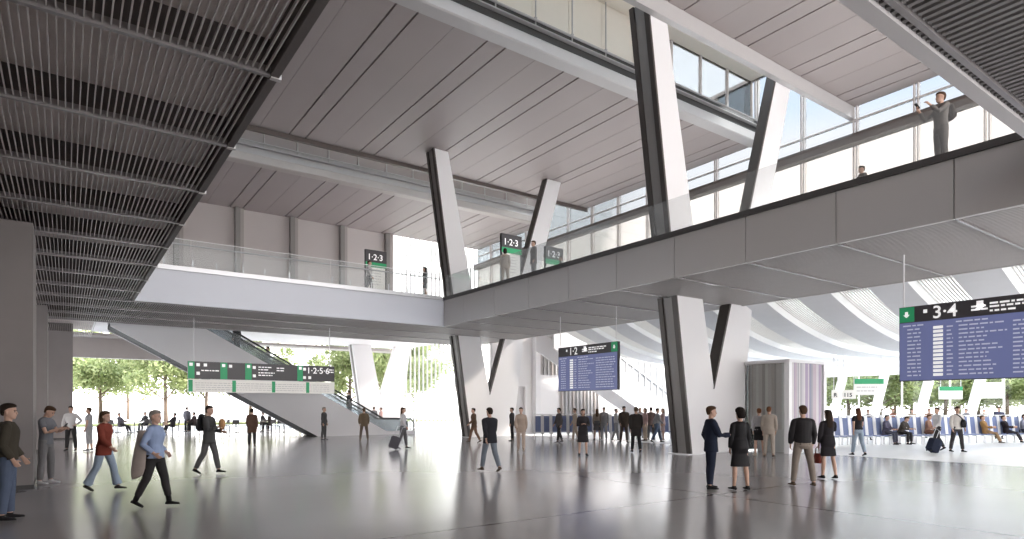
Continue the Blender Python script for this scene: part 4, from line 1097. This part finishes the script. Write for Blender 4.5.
# --- people seated in the long row of the waiting area
ra, rb = Vector((*SEATROW[0], 0)), Vector((*SEATROW[1], 0)); rd = (rb - ra).normalized(); rn = Vector((rd.y, -rd.x, 0)) 
def on_seat(px, pose, top, bottom, shoes, hair, label, turn=0, **kw):
    """seated on the row where a line from the camera at px crosses it"""
    k = (px - CX) / F_PX; best = min(range(2540), key=lambda i: abs((lambda p: (CS * p.x - SN * p.y) - k * (SN * p.x + CS * p.y))(ra + rd * (i * .007))))
    p = ra + rd * (best * .007) + rn * .02
    wn = math.atan2(rn.y, rn.x); face = math.degrees(math.atan2(rn.x * SN + rn.y * CS, rn.x * CS - rn.y * SN))
    return P(0, 0, 1.7, face + turn, pose, top, bottom, shoes, hair, label, xy=(p.x, p.y), **kw)
on_seat(885, 'sit', ('jacket', (.13, .12, .17)), ('trousers', (.09, .09, .12)), (BLK,), (H_DK, 'short'), 'person in dusky blue jacket seated in the long row', turn=25)
on_seat(900, 'sitfwd', ('jacket', (.10, .085, .075)), ('trousers', CHAR), (BLK,), (H_BR, 'short'), 'man in dark brown jacket leaning forward on the seat row', turn=20)
on_seat(927, 'sit', ('shirt', (.36, .2, .14)), ('trousers', (.2, .1, .07)), (BLK,), (H_RED, 'short'), 'person in rust coloured top seated behind the dark suitcase', turn=30)
on_seat(985, 'sitback', ('jacket', (.42, .24, .10)), ('trousers', (.35, .22, .12)), (BROWN,), (H_BR, 'short'), 'person in ochre jacket reclining on the seat row', turn=35)
on_seat(1006, 'sitback', ('jacket', (.05, .04, .045)), ('trousers', (.05, .045, .055)), (BLK,), (H_DK, 'short'), 'man in black seated with his legs stretched out', turn=35)
on_seat(1022, 'sit', ('shirt', (.3, .3, .36)), ('trousers', NAVY), (BLK,), (H_BR, 'short'), 'person in slate blue top at the end of the seat row', turn=20)
# --- heads showing above the seat backs
for px, d, H, c, hc, lb in ((893, 36, 1.62, (.4, .2, .15), H_RED, 'person in red brown top standing behind the seat row, ginger hair showing'),
                            (912, 37, 1.58, (.5, .4, .3), H_BR, 'person in sand coloured top standing behind the seat row'),
                            (929, 35, 1.62, (.42, .25, .18), H_BR, 'person in terracotta top standing behind the seat row'),
                            (966, 38, 1.6, (.2, .2, .22), H_DK, 'person in grey top standing behind the seat row'),
                            (984, 38, 1.56, (.5, .45, .4), H_BR, 'person in cream top standing behind the seat row'),
                            (999, 34, 1.72, (.1, .1, .16), H_BLK, 'person in indigo top standing behind the seat row'),
                            (868, 33, 1.58, (.15, .12, .12), H_DK, 'person in dark plum top standing behind the seat row')):
    P(0, 0, H, 180 + (px * 37) % 90, 'stand', ('shirt', c), ('trousers', CHAR), (BLK,), (hc, 'short'), lb, xy=at_depth(px, d))

# --- people at the café tables and beyond the way out
n = 0
for px, py, face, pose, c, lb in ((121, 433, 0, 'sitback', (.13, .12, .14), 'person in dark grey seated at the café, legs towards the light'),
                                  (146, 431.5, 250, 'sit', (.03, .028, .03), 'person in black seated upright at the café'),
                                  (173, 433, 180, 'sitback', (.06, .055, .06), 'person in charcoal lounging at the café beside the blue shirted woman'),
                                  (187, 432, 90, 'stand', (.22, .22, .26), 'person in slate grey standing among the café tables'),
                                  (195, 432, 180, 'sit', (.09, .07, .07), 'person in dark brown seated at the café next to the man with the parcel'),
                                  (262, 431, 0, 'sit', (.07, .065, .07), 'person in black seated at the café beyond the person in brown coat'),
                                  (270, 431.5, 200, 'sit', (.11, .09, .08), 'person in umber seated at the café under the sign')):
    P(px, py, 1.7, face, pose, ('jacket', c), ('trousers', CHAR), (BLK,), (H_DK, 'short'), lb)

# --- people on the escalator and past it
def on_esc(px, y, face, pose, top, bottom, label, sex='m', H=1.7):
    k = (px - CX) / F_PX; x = y * (k * CS + SN) / (CS - k * SN)
    z = max(.06, esc_z(x))
    return P(0, 0, H, face, pose, top, bottom, (BLK,), (H_DK, 'short'), label, xy=(x, y), z=z, sex=sex)
on_esc(237, YE0 + .7, 160, 'stand', ('jacket', BLK), ('trousers', BLK), 'person in black riding high up the escalator')
on_esc(268, YE0 + 1.8, 200, 'stand', ('shirt', (.3, .28, .28)), ('trousers', CHAR), 'person in grey riding the escalator behind the one in black')
_, f, M = on_esc(349, YE0 + .7, 190, 'stand', ('jacket', BLK), ('trousers', BLK), 'person in black stepping down near the end of the escalator')
P(0, 0, 1.65, 180, 'stand', ('shirt', (.5, .32, .3)), ('trousers', GREY), (BLK,), (H_BR, 'short'), 'person in pink shirt beyond the escalator landing', xy=at_depth(381, 46))
P(0, 0, 1.7, 90, 'stand', ('shirt', (.25, .25, .27)), ('trousers', GREY), (BLK,), (H_BR, 'short'), 'person in grey beyond the escalator landing', xy=at_depth(374, 47))

# --- people on the upper level
_, f, M = P(0, 0, 1.78, 180, 'photo', ('shirt', (.22, .20, .185)), ('trousers', (.17, .155, .145)), (BROWN,), (H_BR, 'short'), 'man on the upper footbridge raising a phone at the glass balustrade', xy=(16.4, 5.95), z=Z_D + .012)
backpack(M, f, (.08, .07, .065), 'small dark backpack on the man at the glass balustrade', w=.28, h=.36, dz=.36)
phone(M, f, 1, 'phone raised by the man at the glass balustrade')
P(0, 0, 1.76, 200, 'stand', ('jacket', (.20, .19, .18)), ('trousers', (.22, .21, .20)), (BLK,), (H_BR, 'short'), 'man in grey suit on the upper footbridge by the platform totem', xy=(16.6, 21.6), z=Z_D + .012)
P(0, 0, 1.7, 90, 'stand', ('shirt', (.5, .42, .35)), ('trousers', BEIGE), (BROWN,), (H_DK, 'bob'), 'woman in beige in front of the platform totem upstairs', sex='f', xy=(16.2, 23.2), z=Z_D + .012)
P(0, 0, 1.62, 180, 'stand', ('shirt', (.4, .38, .36)), ('trousers', GREY), (BROWN,), (H_BR, 'short'), 'person in grey by the second totem on the upper footbridge', xy=(19.0, 22.6), z=Z_D + .012)
P(0, 0, 1.6, 180, 'stand', ('dress', (.055, .05, .052)), ('skirt', .4), (BEIGE,), (H_BLK, 'long'), 'woman in short dark dress at the glass on the pale footbridge', sex='f', xy=(14.8, 28.3), z=Z_D + .012)
P(0, 0, 1.72, 0, 'stroll', ('shirt', WHT), ('trousers', GREY), (BROWN,), (H_BR, 'short'), 'person in white shirt walking along the pale footbridge', xy=(12.2, 29.2), z=Z_D + .012)
P(0, 0, 1.45, 180, 'stand', ('jacket', (.16, .14, .13)), ('trousers', CHAR), (BLK,), (H_DK, 'short'), 'shorter person whose head shows over the edge of the grey footbridge', xy=(18.6, 8.74), z=Z_D + .012)
finish_people()
SKY, SUN, EXPO = 2.7, 6.5, 1.15
# ------------------------------------------------------------------ daylight
w = bpy.data.worlds.new('sky'); S.world = w; w.use_nodes = True
nt = w.node_tree; bg = nt.nodes['Background']
tc = nt.nodes.new('ShaderNodeTexCoord'); sp = nt.nodes.new('ShaderNodeSeparateXYZ'); rp = nt.nodes.new('ShaderNodeValToRGB')
nt.links.new(tc.outputs['Generated'], sp.inputs[0]); nt.links.new(sp.outputs[2], rp.inputs[0]); nt.links.new(rp.outputs[0], bg.inputs[0])
e = rp.color_ramp.elements
e[0].position = .0; e[0].color = (1, .965, .945, 1); e[1].position = 1.0; e[1].color = (.70, .82, 1, 1)
x = e.new(.36); x.color = (1, .97, .95, 1); x = e.new(.40); x.color = (.80, .89, 1.0, 1)
bg.inputs[1].default_value = SKY
sd = bpy.data.lights.new('sun', 'SUN'); sd.energy = SUN; sd.angle = R(7); sd.color = (1, .95, .87)
so = bpy.data.objects.new('sun', sd); COL.objects.link(so)
dv = Vector((-.80, .46, -.62)).normalized(); so.rotation_euler = dv.to_track_quat('-Z', 'Y').to_euler()
S.view_settings.view_transform = 'Standard'; S.view_settings.look = 'None'; S.view_settings.gamma = 1; S.view_settings.use_curve_mapping = False
S.view_settings.exposure = EXPO
cy = S.cycles
cy.use_denoising = True
cy.max_bounces = 14; cy.diffuse_bounces = 8; cy.glossy_bounces = 5; cy.transmission_bounces = 8; cy.transparent_max_bounces = 16
cy.sample_clamp_indirect = 6.0; cy.caustics_reflective = True; cy.caustics_refractive = False
